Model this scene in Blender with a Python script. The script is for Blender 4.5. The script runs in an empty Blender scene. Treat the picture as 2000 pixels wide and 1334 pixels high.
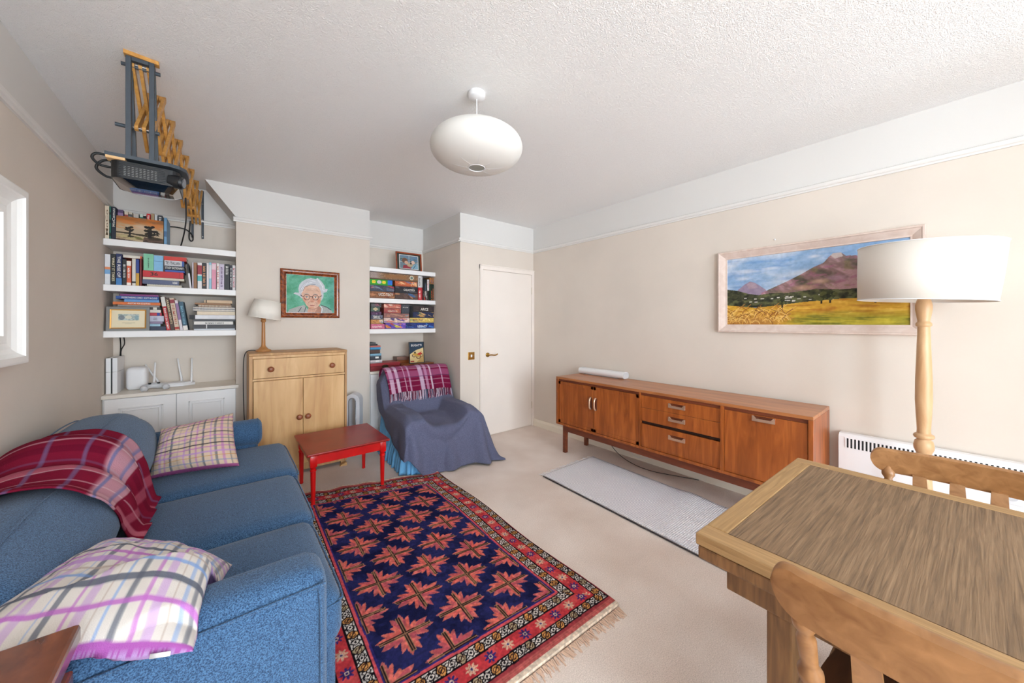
import bpy, bmesh, math, random
import numpy as np
from mathutils import Matrix, Vector

# ------------------------------------------------------------------ camera, light, exposure
scene = bpy.context.scene
COL = scene.collection
PI = math.pi
CAM_H = 1.345
cam = bpy.data.objects.new('camera', bpy.data.cameras.new('camera'))
COL.objects.link(cam)
cam.data.sensor_width = 36.0
cam.data.lens = 694.65 / 2000 * 36.0
cam.data.shift_y = -(667 - 630.98) / 2000
cam.data.clip_start = 0.02
cam.location = (0, 0, CAM_H)
cam.rotation_euler = (PI / 2, 0, -0.68197)
scene.camera = cam

world = bpy.data.worlds.new('daylight'); scene.world = world
world.use_nodes = True
bg = world.node_tree.nodes['Background']
bg.inputs['Color'].default_value = (0.78, 0.90, 1.0, 1)
bg.inputs['Strength'].default_value = 12.0
scene.view_settings.view_transform = 'Standard'
scene.view_settings.look = 'None'
scene.view_settings.gamma = 1.0
scene.view_settings.use_curve_mapping = False
scene.view_settings.exposure = 0.6
scene.cycles.use_denoising = True
scene.cycles.max_bounces = 10
scene.cycles.diffuse_bounces = 9
scene.cycles.use_adaptive_sampling = True
scene.cycles.adaptive_threshold = 0.03
scene.cycles.sample_clamp_indirect = 8.0

# room shell, metres: X along the chimney wall, Y into the room
XL, XR = -0.712, 3.185
YD, YB, YLA, YRA, YF = 3.476, 4.062, 4.40, 4.43, -4.60
ZC, ZR = 2.59, 2.282
BX0, BX1, AX1 = 0.09, 1.262, 2.07
WINDOWS = [(-0.60, 0.75), (1.05, 2.40)]     # front wall, behind the camera
ADDED_WIN = (-3.60, -2.30)                    # left wall: unseen window added for more light
WZ0, WZ1 = 0.04, 2.50
for a, b in WINDOWS:                          # portals: guide sampling of the sky through the two windows
    l = bpy.data.lights.new('window_portal', 'AREA'); l.shape = 'RECTANGLE'
    l.size = b - a; l.size_y = WZ1 - WZ0; l.cycles.is_portal = True
    o = bpy.data.objects.new('window_portal', l); COL.objects.link(o)
    o.location = ((a + b) / 2, YF - 0.06, (WZ0 + WZ1) / 2); o.rotation_euler = (PI / 2, 0, 0)

l = bpy.data.lights.new('window_portal', 'AREA'); l.shape = 'RECTANGLE'; l.size = ADDED_WIN[1] - ADDED_WIN[0]; l.size_y = WZ1 - WZ0; l.cycles.is_portal = True
o = bpy.data.objects.new('window_portal', l); COL.objects.link(o)
o.location = (XL - 0.06, sum(ADDED_WIN) / 2, (WZ0 + WZ1) / 2); o.rotation_euler = (PI / 2, 0, -PI / 2)

# ------------------------------------------------------------------ helpers
MW = {}
def s2l(c):
    c = np.asarray(c, float)
    return np.where(c <= 0.04045, c / 12.92, ((c + 0.055) / 1.055) ** 2.4)
def rgb(*c):
    if len(c) == 1: c = c[0]
    return tuple(float(v) for v in s2l(np.array(c) / 255.0))
def nodes_of(name):
    m = bpy.data.materials.new(name); m.use_nodes = True
    nt = m.node_tree; return m, nt, nt.nodes['Principled BSDF']
MC = {}
def mat(name, c, rough=0.6, metal=0.0, vary=0.0, vscale=8.0, bump=0.0, bscale=60.0, coat=0.0, sheen=0.0, spec=0.5, detail=4.0):
    if name in MC: return MC[name]
    m, nt, b = nodes_of(name); L = nt.links
    c = rgb(c)
    b.inputs['Base Color'].default_value = (*c, 1)
    b.inputs['Roughness'].default_value = rough; b.inputs['Metallic'].default_value = metal
    b.inputs['Coat Weight'].default_value = coat; b.inputs['Sheen Weight'].default_value = sheen
    b.inputs['Specular IOR Level'].default_value = spec
    tc = nt.nodes.new('ShaderNodeTexCoord')
    if vary:
        n = nt.nodes.new('ShaderNodeTexNoise'); n.inputs['Scale'].default_value = vscale; n.inputs['Detail'].default_value = detail
        r = nt.nodes.new('ShaderNodeValToRGB')
        r.color_ramp.elements[0].position = 0.3; r.color_ramp.elements[1].position = 0.7
        r.color_ramp.elements[0].color = (*[v * (1 - vary) for v in c], 1)
        r.color_ramp.elements[1].color = (*[min(1, v * (1 + vary)) for v in c], 1)
        L.new(tc.outputs['Object'], n.inputs['Vector']); L.new(n.outputs['Fac'], r.inputs['Fac']); L.new(r.outputs['Color'], b.inputs['Base Color'])
    if bump:
        n2 = nt.nodes.new('ShaderNodeTexNoise'); n2.inputs['Scale'].default_value = bscale; n2.inputs['Detail'].default_value = 3
        bp = nt.nodes.new('ShaderNodeBump'); bp.inputs['Strength'].default_value = bump; bp.inputs['Distance'].default_value = 0.01
        L.new(tc.outputs['Object'], n2.inputs['Vector']); L.new(n2.outputs['Fac'], bp.inputs['Height']); L.new(bp.outputs['Normal'], b.inputs['Normal'])
    MC[name] = m; return m
def wood(name, dark, light, scale=(1, 1, 1), rough=0.45, coat=0.0, nscale=5.0, dist=1.2, bump=0.08, mid=None):
    if name in MC: return MC[name]
    m, nt, b = nodes_of(name); L = nt.links
    tc = nt.nodes.new('ShaderNodeTexCoord'); mp = nt.nodes.new('ShaderNodeMapping'); mp.inputs['Scale'].default_value = scale
    n = nt.nodes.new('ShaderNodeTexNoise'); n.inputs['Scale'].default_value = nscale; n.inputs['Detail'].default_value = 7; n.inputs['Distortion'].default_value = dist
    r = nt.nodes.new('ShaderNodeValToRGB'); e = r.color_ramp.elements
    e[0].position = 0.28; e[1].position = 0.72; e[0].color = (*rgb(dark), 1); e[1].color = (*rgb(light), 1)
    if mid: k = e.new(0.5); k.color = (*rgb(mid), 1)
    L.new(tc.outputs['Object'], mp.inputs['Vector']); L.new(mp.outputs['Vector'], n.inputs['Vector'])
    L.new(n.outputs['Fac'], r.inputs['Fac']); L.new(r.outputs['Color'], b.inputs['Base Color'])
    bp = nt.nodes.new('ShaderNodeBump'); bp.inputs['Strength'].default_value = bump; bp.inputs['Distance'].default_value = 0.004
    L.new(n.outputs['Fac'], bp.inputs['Height']); L.new(bp.outputs['Normal'], b.inputs['Normal'])
    b.inputs['Roughness'].default_value = rough; b.inputs['Coat Weight'].default_value = coat; b.inputs['Coat Roughness'].default_value = 0.25
    MC[name] = m; return m
def weave(name, c1, c2, scale=260.0, rough=0.95, bump=0.5, sheen=0.2):
    if name in MC: return MC[name]
    m, nt, b = nodes_of(name); L = nt.links
    tc = nt.nodes.new('ShaderNodeTexCoord')
    n = nt.nodes.new('ShaderNodeTexNoise'); n.inputs['Scale'].default_value = scale; n.inputs['Detail'].default_value = 2
    r = nt.nodes.new('ShaderNodeValToRGB'); e = r.color_ramp.elements
    e[0].position = 0.36; e[1].position = 0.64; e[0].color = (*rgb(c1), 1); e[1].color = (*rgb(c2), 1)
    bp = nt.nodes.new('ShaderNodeBump'); bp.inputs['Strength'].default_value = bump; bp.inputs['Distance'].default_value = 0.004
    L.new(tc.outputs['Object'], n.inputs['Vector']); L.new(n.outputs['Fac'], r.inputs['Fac']); L.new(r.outputs['Color'], b.inputs['Base Color'])
    L.new(n.outputs['Fac'], bp.inputs['Height']); L.new(bp.outputs['Normal'], b.inputs['Normal'])
    b.inputs['Roughness'].default_value = rough; b.inputs['Sheen Weight'].default_value = sheen
    b.inputs['Specular IOR Level'].default_value = 0.15
    MC[name] = m; return m
def vcol(name, rough=0.8, bump=0.0, bscale=200.0, coat=0.0, spec=0.3):
    if name in MC: return MC[name]
    m, nt, b = nodes_of(name); L = nt.links
    a = nt.nodes.new('ShaderNodeVertexColor'); a.layer_name = 'Col'
    L.new(a.outputs['Color'], b.inputs['Base Color'])
    b.inputs['Roughness'].default_value = rough; b.inputs['Coat Weight'].default_value = coat; b.inputs['Specular IOR Level'].default_value = spec
    if bump:
        tc = nt.nodes.new('ShaderNodeTexCoord'); n2 = nt.nodes.new('ShaderNodeTexNoise'); n2.inputs['Scale'].default_value = bscale
        bp = nt.nodes.new('ShaderNodeBump'); bp.inputs['Strength'].default_value = bump; bp.inputs['Distance'].default_value = 0.004
        L.new(tc.outputs['Object'], n2.inputs['Vector']); L.new(n2.outputs['Fac'], bp.inputs['Height']); L.new(bp.outputs['Normal'], b.inputs['Normal'])
    MC[name] = m; return m

def tag(o, label=None, cat=None, group=None, kind=None):
    if label: o['label'] = label
    if cat: o['category'] = cat
    if group: o['group'] = group
    if kind: o['kind'] = kind
    return o
def thing(name, label, cat, loc=(0, 0, 0), rz=0.0, group=None, tilt=None):
    o = bpy.data.objects.new(name, None); COL.objects.link(o)
    o.empty_display_size = 0.05
    M = Matrix.Translation(loc) @ Matrix.Rotation(rz, 4, 'Z')
    if tilt: M = M @ Matrix.Rotation(tilt[0], 4, tilt[1])
    o.matrix_world = M; o.rotation_mode = 'XYZ'
    MW[o.name] = M
    return tag(o, label, cat, group)
def link(name, me, m, parent=None, smooth=False, world=True):
    o = bpy.data.objects.new(name, me); COL.objects.link(o)
    if m is not None: me.materials.append(m)
    if parent is not None:
        o.parent = parent
        M = MW.get(parent.name, Matrix.Identity(4))
        if world: me.transform(M.inverted())
        MW[o.name] = M        # geometry of a part lives in its thing's frame
    else: MW[o.name] = Matrix.Identity(4)
    if smooth:
        me.polygons.foreach_set('use_smooth', [True] * len(me.polygons))
    return o
def obj(name, bm, m, parent=None, smooth=False, world=True, auto=None):
    bmesh.ops.recalc_face_normals(bm, faces=bm.faces)
    me = bpy.data.meshes.new(name); bm.to_mesh(me); bm.free()
    o = link(name, me, m, parent, smooth, world)
    if auto: me.set_sharp_from_angle(angle=math.radians(auto))
    return o
def struct(name, bm, m, parent=None, **k):
    o = obj(name, bm, m, parent, **k)
    if parent is None: o['kind'] = 'structure'
    return o
def NB(): return bmesh.new()
def box(bm, x0, x1, y0, y1, z0, z1, bev=0.0, seg=2, M=None):
    r = bmesh.ops.create_cube(bm, size=1.0)['verts']
    for v in r: v.co = Vector(((x0 + x1) / 2 + v.co.x * (x1 - x0), (y0 + y1) / 2 + v.co.y * (y1 - y0), (z0 + z1) / 2 + v.co.z * (z1 - z0)))
    if bev:
        es = list({e for v in r for e in v.link_edges})
        q = bmesh.ops.bevel(bm, geom=es, offset=bev, segments=seg, profile=0.5, affect='EDGES', clamp_overlap=True)
        r = list({v for f in q['faces'] for v in f.verts} | {v for v in r if v.is_valid})
    if M is not None:
        for v in r: v.co = M @ v.co
    return bm
def B(*a, **k): return box(NB(), *a, **k)
def cyl(bm, p0, p1, r0, r1=None, n=20, cap=True):
    p0, p1 = Vector(p0), Vector(p1); r1 = r0 if r1 is None else r1
    d = (p1 - p0).normalized(); u = d.orthogonal().normalized(); w = d.cross(u)
    A = [bm.verts.new(p0 + (u * math.cos(2 * PI * i / n) + w * math.sin(2 * PI * i / n)) * r0) for i in range(n)]
    C = [bm.verts.new(p1 + (u * math.cos(2 * PI * i / n) + w * math.sin(2 * PI * i / n)) * r1) for i in range(n)]
    for i in range(n): bm.faces.new((A[i], A[(i + 1) % n], C[(i + 1) % n], C[i]))
    if cap: bm.faces.new(A[::-1]); bm.faces.new(C)
    return bm
def lathe(bm, prof, c=(0, 0, 0), n=28, axis='Z', M=None, caps=True):
    rings = []
    for r, h in prof:
        ring = []
        for i in range(n):
            a = 2 * PI * i / n
            p = Vector((r * math.cos(a), r * math.sin(a), h))
            if axis == 'X': p = Vector((h, p.x, p.y))
            if axis == 'Y': p = Vector((p.x, h, p.y))
            p += Vector(c)
            if M is not None: p = M @ p
            ring.append(bm.verts.new(p))
        rings.append(ring)
    for A, C in zip(rings, rings[1:]):
        for i in range(n): bm.faces.new((A[i], A[(i + 1) % n], C[(i + 1) % n], C[i]))
    if caps:
        bm.faces.new(rings[0][::-1]); bm.faces.new(rings[-1])
    return bm
def prism(bm, poly, lo, hi, plane='XZ', M=None):
    f = {'XZ': lambda a, b, t: (a, t, b), 'YZ': lambda a, b, t: (t, a, b), 'XY': lambda a, b, t: (a, b, t)}[plane]
    g = (lambda p: M @ Vector(p)) if M is not None else Vector
    A = [bm.verts.new(g(f(a, b, lo))) for a, b in poly]; C = [bm.verts.new(g(f(a, b, hi))) for a, b in poly]
    n = len(poly)
    bm.faces.new(A); bm.faces.new(C[::-1])
    for i in range(n): bm.faces.new((A[i], A[(i + 1) % n], C[(i + 1) % n], C[i]))
    return bm
def catmull(pts, n=8):
    P = [Vector(p) for p in pts]; P = [P[0] * 2 - P[1]] + P + [P[-1] * 2 - P[-2]]; out = []
    for i in range(1, len(P) - 2):
        for k in range(n):
            t = k / n
            out.append(0.5 * ((2 * P[i]) + (P[i + 1] - P[i - 1]) * t + (2 * P[i - 1] - 5 * P[i] + 4 * P[i + 1] - P[i + 2]) * t * t + (3 * P[i] - P[i - 1] - 3 * P[i + 1] + P[i + 2]) * t ** 3))
    out.append(P[-2]); return out
def tube(bm, pts, r, n=8, rf=None):
    P = [Vector(p) for p in pts]; rings = []
    u = (P[1] - P[0]).orthogonal().normalized()
    for i, p in enumerate(P):
        d = (P[min(i + 1, len(P) - 1)] - P[max(i - 1, 0)]).normalized()
        u = (u - d * u.dot(d)).normalized(); w = d.cross(u)
        rr = r if rf is None else r * rf(i / (len(P) - 1))
        rings.append([bm.verts.new(p + (u * math.cos(2 * PI * k / n) + w * math.sin(2 * PI * k / n)) * rr) for k in range(n)])
    for A, C in zip(rings, rings[1:]):
        for k in range(n): bm.faces.new((A[k], A[(k + 1) % n], C[(k + 1) % n], C[k]))
    bm.faces.new(rings[0][::-1]); bm.faces.new(rings[-1]); return bm
def softbox(bm, x0, x1, y0, y1, z0, z1, r, n=9, puff=0.0, side=0.0, warp=None):
    q = bmesh.ops.create_cube(bm, size=2.0)['verts']
    es = list({e for v in q for e in v.link_edges})
    bmesh.ops.subdivide_edges(bm, edges=es, cuts=n, use_grid_fill=True)
    vs = list(bm.verts)
    h = Vector(((x1 - x0) / 2, (y1 - y0) / 2, (z1 - z0) / 2)); c = Vector(((x0 + x1) / 2, (y0 + y1) / 2, (z0 + z1) / 2))
    for v in vs:
        q = Vector([math.copysign(1 - (1 - abs(t)) ** 1.35, t) for t in v.co])
        p = Vector((q.x * h.x, q.y * h.y, q.z * h.z))
        inn = Vector([max(-(h[i] - r), min(h[i] - r, p[i])) for i in range(3)])
        d = p - inn
        if d.length > 1e-9: p = inn + d.normalized() * r
        if q.z > 0: p.z += puff * (1 - q.x ** 2) * (1 - q.y ** 2) * q.z
        p.x += side * q.x * (1 - q.y ** 2) * (1 - q.z ** 2)
        p += c
        if warp: p = warp(p, q)
        v.co = p
    return bm
def grid_mesh(name, P, colr=None, close_u=False):
    n, m = P.shape[:2]
    me = bpy.data.meshes.new(name)
    idx = np.arange(n * m).reshape(n, m)
    if close_u: idx = np.vstack([idx, idx[:1]])
    f = np.stack([idx[:-1, :-1], idx[1:, :-1], idx[1:, 1:], idx[:-1, 1:]], -1).reshape(-1, 4)
    nf = len(f)
    me.vertices.add(n * m); me.vertices.foreach_set('co', P.reshape(-1).astype(np.float32))
    me.loops.add(nf * 4); me.loops.foreach_set('vertex_index', f.reshape(-1).astype(np.int32))
    me.polygons.add(nf); me.polygons.foreach_set('loop_start', np.arange(0, nf * 4, 4, dtype=np.int32))
    me.update(calc_edges=True)
    if colr is not None: set_col(me, colr.reshape(-1, 3))
    return me
def set_col(me, c):
    a = me.color_attributes.new('Col', 'FLOAT_COLOR', 'POINT')
    d = np.ones((len(c), 4), np.float32); d[:, :3] = s2l(np.clip(c, 0, 1)); a.data.foreach_set('color', d.reshape(-1))
def solid(o, t, off=-1.0):
    m = o.modifiers.new('thickness', 'SOLIDIFY'); m.thickness = t; m.offset = off; return o
# ---- text
TXT = {}
def text_mesh(s, bold=True):
    cu = bpy.data.curves.new('t', 'FONT'); cu.body = s; cu.size = 1.0; cu.resolution_u = 2
    if bold: cu.offset = 0.012
    o = bpy.data.objects.new('t', cu); COL.objects.link(o)
    dg = bpy.context.evaluated_depsgraph_get()
    me = bpy.data.meshes.new_from_object(o.evaluated_get(dg))
    bpy.data.objects.remove(o); bpy.data.curves.remove(cu)
    n = len(me.vertices); co = np.zeros(n * 3, np.float32); me.vertices.foreach_get('co', co); co = co.reshape(-1, 3)
    return me, co
GLY = random.Random(17)
def illegible(n):
    """a row of n small upright strokes: print too small to read"""
    bm = bmesh.new(); x = 0.0
    for k in range(n):
        w_ = .28 + .5 * GLY.random()
        for a, b, c, d in ((0, .14, 0, 1), (w_ - .14, w_, 0, .7 + .3 * GLY.random()), (.14, w_ - .14, .4 * GLY.random(), .5 + .1 * GLY.random()))[:2 + (GLY.random() > .3)]:
            bm.faces.new([bm.verts.new(p) for p in ((x + a, c, 0), (x + b, c, 0), (x + b, d, 0), (x + a, d, 0))])
        x += w_ + (.22 if GLY.random() > .18 else .6)
    me = bpy.data.meshes.new('t'); bm.to_mesh(me); bm.free()
    n = len(me.vertices); co = np.zeros(n * 3, np.float32); me.vertices.foreach_get('co', co); return me, co.reshape(-1, 3)
def lettering(s, m, parent, o, xd, yd, w, h, name='lettering', bold=True):
    """flat printed word: lower-left corner o, reading direction xd, up direction yd, fitted to w x h"""
    me, co = text_mesh(s, bold)
    lo, hi = co.min(0), co.max(0); sx = w / (hi[0] - lo[0]); sy = h / (hi[1] - lo[1])
    o, xd, yd = np.array(o, float), np.array(xd, float), np.array(yd, float)
    nn = np.cross(xd, yd)
    P = o + np.outer((co[:, 0] - lo[0]) * sx, xd) + np.outer((co[:, 1] - lo[1]) * sy, yd) + nn * 0.0004
    me.vertices.foreach_set('co', P.astype(np.float32).reshape(-1)); me.update()
    me.materials.clear()
    return link(name, me, m, parent)
# ---- raster painting, used as per-vertex colour of flat pictures and woven patterns
class Cv:
    def __init__(s, w, h, c):
        s.w, s.h = w, h; s.a = np.ones((h, w, 3)) * np.array(c) / 255.0
        s.Y, s.X = np.mgrid[0:h, 0:w]; s.X = (s.X + .5) / w; s.Y = 1 - (s.Y + .5) / h
    def put(s, mask, c, al=1.0):
        k = (mask * al)[..., None]; s.a = s.a * (1 - k) + np.array(c) / 255.0 * k
    def poly(s, pts, c, al=1.0):
        m = np.zeros((s.h, s.w), bool); n = len(pts)
        for i in range(n):
            (x0, y0), (x1, y1) = pts[i], pts[(i + 1) % n]
            if y0 == y1: continue
            k = ((y0 > s.Y) != (y1 > s.Y)) & (s.X < (x1 - x0) * (s.Y - y0) / (y1 - y0) + x0); m ^= k
        s.put(m.astype(float), c, al)
    def ell(s, cx, cy, rx, ry, c, al=1.0, rot=0.0, soft=0.0):
        dx, dy = s.X - cx, s.Y - cy
        if rot: dx, dy = dx * math.cos(rot) + dy * math.sin(rot), -dx * math.sin(rot) + dy * math.cos(rot)
        d = np.sqrt((dx / rx) ** 2 + (dy / ry) ** 2)
        s.put(np.clip((1 - d) / soft, 0, 1) if soft else (d < 1).astype(float), c, al)
    def ring(s, cx, cy, rx, ry, t, c, al=1.0):
        d = np.sqrt(((s.X - cx) / rx) ** 2 + ((s.Y - cy) / ry) ** 2); s.put((np.abs(d - 1) < t).astype(float), c, al)
    def line(s, pts, wd, c, al=1.0, asp=1.0):
        m = np.zeros((s.h, s.w))
        for (x0, y0), (x1, y1) in zip(pts, pts[1:]):
            ax, ay = (x1 - x0) * asp, y1 - y0; L = ax * ax + ay * ay + 1e-12
            t = np.clip((((s.X - x0) * asp) * ax + (s.Y - y0) * ay) / L, 0, 1)
            d = np.hypot((s.X - x0) * asp - t * ax, s.Y - y0 - t * ay); m = np.maximum(m, (d < wd).astype(float))
        s.put(m, c, al)
    def rect(s, x0, x1, y0, y1, c, al=1.0):
        s.put(((s.X >= x0) & (s.X < x1) & (s.Y >= y0) & (s.Y < y1)).astype(float), c, al)
def vnoise(X, Y, seed, fx=1.0, fy=1.0):
    r = np.random.RandomState(seed).rand(64, 64); x, y = X * fx, Y * fy
    xi, yi = np.floor(x).astype(int), np.floor(y).astype(int); tx, ty = x - xi, y - yi
    tx, ty = tx * tx * (3 - 2 * tx), ty * ty * (3 - 2 * ty)
    g = lambda i, j: r[j % 64, i % 64]
    return (g(xi, yi) * (1 - tx) + g(xi + 1, yi) * tx) * (1 - ty) + (g(xi, yi + 1) * (1 - tx) + g(xi + 1, yi + 1) * tx) * ty
def fbm(X, Y, seed, fx=1.0, fy=1.0, n=4):
    t, a, s = 0, 0.5, 0
    for k in range(n): t = t + a * vnoise(X, Y, seed + k, fx * 2 ** k, fy * 2 ** k); s += a; a *= 0.5
    return t / s
def picture(name, cv, o, xd, yd, w, h, parent, m):
    """painted flat sheet: lower-left corner o"""
    o, xd, yd = np.array(o, float), np.array(xd, float), np.array(yd, float)
    u = (np.arange(cv.w) / (cv.w - 1)); v = 1 - np.arange(cv.h) / (cv.h - 1)
    V, U = np.meshgrid(v, u, indexing='ij')
    P = o + U[..., None] * w * xd + V[..., None] * h * yd
    return link(name, grid_mesh(name, P[::-1], cv.a[::-1]), m, parent)

# ------------------------------------------------------------------ materials
M_WALL = mat('cream_wall_paint', (219, 209, 198), 0.85, vary=0.03, vscale=2.2, bump=0.04, bscale=90)
M_FRIEZE = mat('white_frieze_paint', (219, 217, 214), 0.85, bump=0.03, bscale=90)
M_TRIM = mat('white_gloss_trim', (240, 238, 235), 0.4)
M_RAIL = mat('picture_rail_paint', (226, 224, 221), 0.45)
M_DOOR = mat('warm_white_door_paint', (236, 227, 219), 0.45, vary=0.02, vscale=3)
M_SHELF = mat('white_shelf_paint', (243, 242, 242), 0.45)
M_SOFA = weave('blue_tweed', (38, 63, 93), (80, 116, 154), 340, bump=.35)
M_BLACK = mat('black_plastic', (22, 23, 26), 0.4)
M_CABLE = mat('black_cable_rubber', (20, 20, 21), 0.5)
M_BRASS = mat('brass', (196, 152, 78), 0.25, metal=1.0)
M_STEEL = mat('polished_steel', (205, 205, 208), 0.2, metal=1.0)
M_WPLAST = mat('white_plastic', (232, 232, 234), 0.4)
M_PAPER = mat('book_pages', (226, 216, 198), 0.9)
M_PRINT = vcol('printed_card', 0.5)
M_OIL = vcol('oil_paint', 0.45, bump=0.35, bscale=160)
M_WHITE_INK = mat('white_ink', (240, 238, 234), 0.6)
M_BLACK_INK = mat('black_ink', (24, 22, 22), 0.6)
M_TEAK = wood('teak_veneer', (134, 68, 24), (186, 104, 44), (7, 7, 0.8), 0.38, coat=0.15, nscale=3.0, mid=(160, 84, 32))
M_TEAK_TOP = wood('teak_veneer_along', (150, 88, 46), (194, 126, 74), (9, 0.6, 9), 0.33, coat=0.2, nscale=3.0)
M_TEAK_DARK = wood('teak_dark_rail', (96, 44, 24), (136, 68, 38), (9, 0.8, 9), 0.45, nscale=3.0)
M_PINE = wood('blond_stained_pine', (190, 142, 88), (222, 182, 128), (7, 7, 1.0), 0.45, nscale=2.0, dist=0.8, mid=(208, 164, 108))
M_PINE_SIDE = wood('blond_pine_worn_edge', (164, 118, 72), (204, 160, 106), (7, 7, 0.9), 0.5, nscale=2.4)
M_KNOB = wood('turned_reddish_knob', (128, 66, 38), (158, 90, 56), (4, 4, 4), 0.35, nscale=5)
M_RED = mat('red_lacquer', (196, 14, 12), 0.28, vary=0.12, vscale=9, coat=0.3)
M_RED_TOP = mat('worn_red_lacquer_top', (142, 26, 20), 0.30, vary=0.16, vscale=7, coat=0.05, spec=0.35)
M_OAK = wood('weathered_oak_top', (98, 76, 54), (148, 120, 90), (1.6, 42, 42), 0.6, nscale=4, dist=0.5, bump=0.4, mid=(124, 98, 71))
M_OAK_EDGE = wood('golden_oak', (146, 112, 70), (182, 146, 100), (26, 1.4, 26), 0.5, nscale=4, dist=0.7)
M_OAK_EDGE_X = wood('golden_oak_cross', (144, 110, 68), (182, 146, 98), (1.4, 26, 26), 0.5, nscale=4, dist=0.7)
M_OAK_LEG = wood('brown_oak', (98, 66, 38), (148, 106, 64), (12, 12, 1.2), 0.5, nscale=4)
M_CHAIR = wood('honey_beech', (134, 90, 50), (170, 122, 76), (6, 1.2, 8), 0.38, coat=0.15, nscale=4, dist=0.9)
M_CHAIR_DARK = wood('dark_stained_seat', (60, 36, 22), (92, 58, 36), (8, 1.2, 8), 0.4, nscale=4)
M_LIMEWASH = wood('pinkish_limewashed_frame', (212, 190, 178), (226, 209, 199), (2, 2, 2), 0.55, nscale=8, dist=1, bump=.03)
M_LIGHT_TURNED = wood('pale_turned_wood', (194, 150, 106), (216, 178, 136), (7, 7, 1.2), 0.4, nscale=3)
M_SLAT = wood('varnished_birch_slat', (166, 112, 48), (214, 160, 84), (5, 2, 5), 0.4, nscale=5)
M_SLATE_PAINT = mat('slate_grey_paint', (62, 70, 78), 0.5, vary=0.05)
M_MAHOG = wood('polished_mahogany', (84, 36, 16), (134, 68, 34), (3, 1.0, 6), 0.25, coat=0.4, nscale=5, dist=1.6)
M_SHADE = mat('off_white_linen_shade', (238, 232, 222), 0.9, bump=0.1, bscale=300)
# ------------------------------------------------------------------ structure
def carpet_mat():
    m, nt, b = nodes_of('beige_carpet'); L = nt.links
    tc = nt.nodes.new('ShaderNodeTexCoord')
    n1 = nt.nodes.new('ShaderNodeTexNoise'); n1.inputs['Scale'].default_value = 2.2; n1.inputs['Detail'].default_value = 5
    n2 = nt.nodes.new('ShaderNodeTexNoise'); n2.inputs['Scale'].default_value = 230; n2.inputs['Detail'].default_value = 3
    r1 = nt.nodes.new('ShaderNodeValToRGB'); e = r1.color_ramp.elements
    e[0].position = .30; e[1].position = .70; e[0].color = (*rgb(230, 214, 203), 1); e[1].color = (*rgb(249, 238, 230), 1)
    r2 = nt.nodes.new('ShaderNodeValToRGB'); e = r2.color_ramp.elements
    e[0].position = .3; e[1].position = .7; e[0].color = (.78, .76, .74, 1); e[1].color = (1.08, 1.08, 1.08, 1)
    mx = nt.nodes.new('ShaderNodeMix'); mx.data_type = 'RGBA'; mx.blend_type = 'MULTIPLY'; mx.inputs[0].default_value = 1
    bp = nt.nodes.new('ShaderNodeBump'); bp.inputs['Strength'].default_value = .5; bp.inputs['Distance'].default_value = .006
    L.new(tc.outputs['Object'], n1.inputs['Vector']); L.new(tc.outputs['Object'], n2.inputs['Vector'])
    L.new(n1.outputs['Fac'], r1.inputs['Fac']); L.new(n2.outputs['Fac'], r2.inputs['Fac'])
    L.new(r1.outputs['Color'], mx.inputs[6]); L.new(r2.outputs['Color'], mx.inputs[7]); L.new(mx.outputs[2], b.inputs['Base Color'])
    L.new(n2.outputs['Fac'], bp.inputs['Height']); L.new(bp.outputs['Normal'], b.inputs['Normal'])
    b.inputs['Roughness'].default_value = 1; b.inputs['Specular IOR Level'].default_value = .1
    return m
def ceiling_mat():
    m, nt, b = nodes_of('textured_white_ceiling'); L = nt.links
    tc = nt.nodes.new('ShaderNodeTexCoord')
    n = nt.nodes.new('ShaderNodeTexNoise'); n.inputs['Scale'].default_value = 105; n.inputs['Detail'].default_value = 2; n.inputs['Distortion'].default_value = 1.5
    r = nt.nodes.new('ShaderNodeValToRGB'); r.color_ramp.elements[0].position = .42; r.color_ramp.elements[1].position = .62
    bp = nt.nodes.new('ShaderNodeBump'); bp.inputs['Strength'].default_value = .6; bp.inputs['Distance'].default_value = .006
    L.new(tc.outputs['Object'], n.inputs['Vector']); L.new(n.outputs['Fac'], r.inputs['Fac']); L.new(r.outputs['Color'], bp.inputs['Height']); L.new(bp.outputs['Normal'], b.inputs['Normal'])
    b.inputs['Base Color'].default_value = (*rgb(248, 248, 248), 1); b.inputs['Roughness'].default_value = .9
    return m
T = 0.1
struct('floor', B(XL - T, XR + T, YF - T, YRA + T, -0.1, 0.0), carpet_mat())
struct('ceiling', B(XL - T, XR + T, YF - T, YRA + T, ZC, ZC + 0.1), ceiling_mat())
def wall(name, x0, x1, y0, y1):
    w = struct(name, B(x0, x1, y0, y1, 0, ZR), M_WALL)
    obj('frieze', B(x0, x1, y0, y1, ZR, ZC), M_FRIEZE, w); return w
w = wall('wall_left', XL - T, XL, ADDED_WIN[1], YLA)
struct('wall_left_front', B(XL - T, XL, YF, ADDED_WIN[0], 0, ZC), M_WALL)
bm = NB(); box(bm, XL - T, XL, ADDED_WIN[0], ADDED_WIN[1], 0, WZ0); box(bm, XL - T, XL, ADDED_WIN[0], ADDED_WIN[1], WZ1, ZC); struct('wall_left_added_window', bm, M_WALL)
bm = NB()
for y in (ADDED_WIN[0], sum(ADDED_WIN) / 2 - .025, ADDED_WIN[1] - .05): box(bm, XL - .08, XL - .03, y, y + .05, WZ0, WZ1)
for z in (WZ0, WZ1 - .05): box(bm, XL - .08, XL - .03, ADDED_WIN[0], ADDED_WIN[1], z, z + .05)
struct('window_3', bm, M_TRIM)  # frame of the added, unseen side window
wall('wall_right', XR, XR + T, YF, YD)
wall('wall_back_left', XL - T, BX0 + 0.02, YLA, YLA + T)
wall('wall_back_right', BX1 - 0.02, AX1, YRA, YRA + T)
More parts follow.
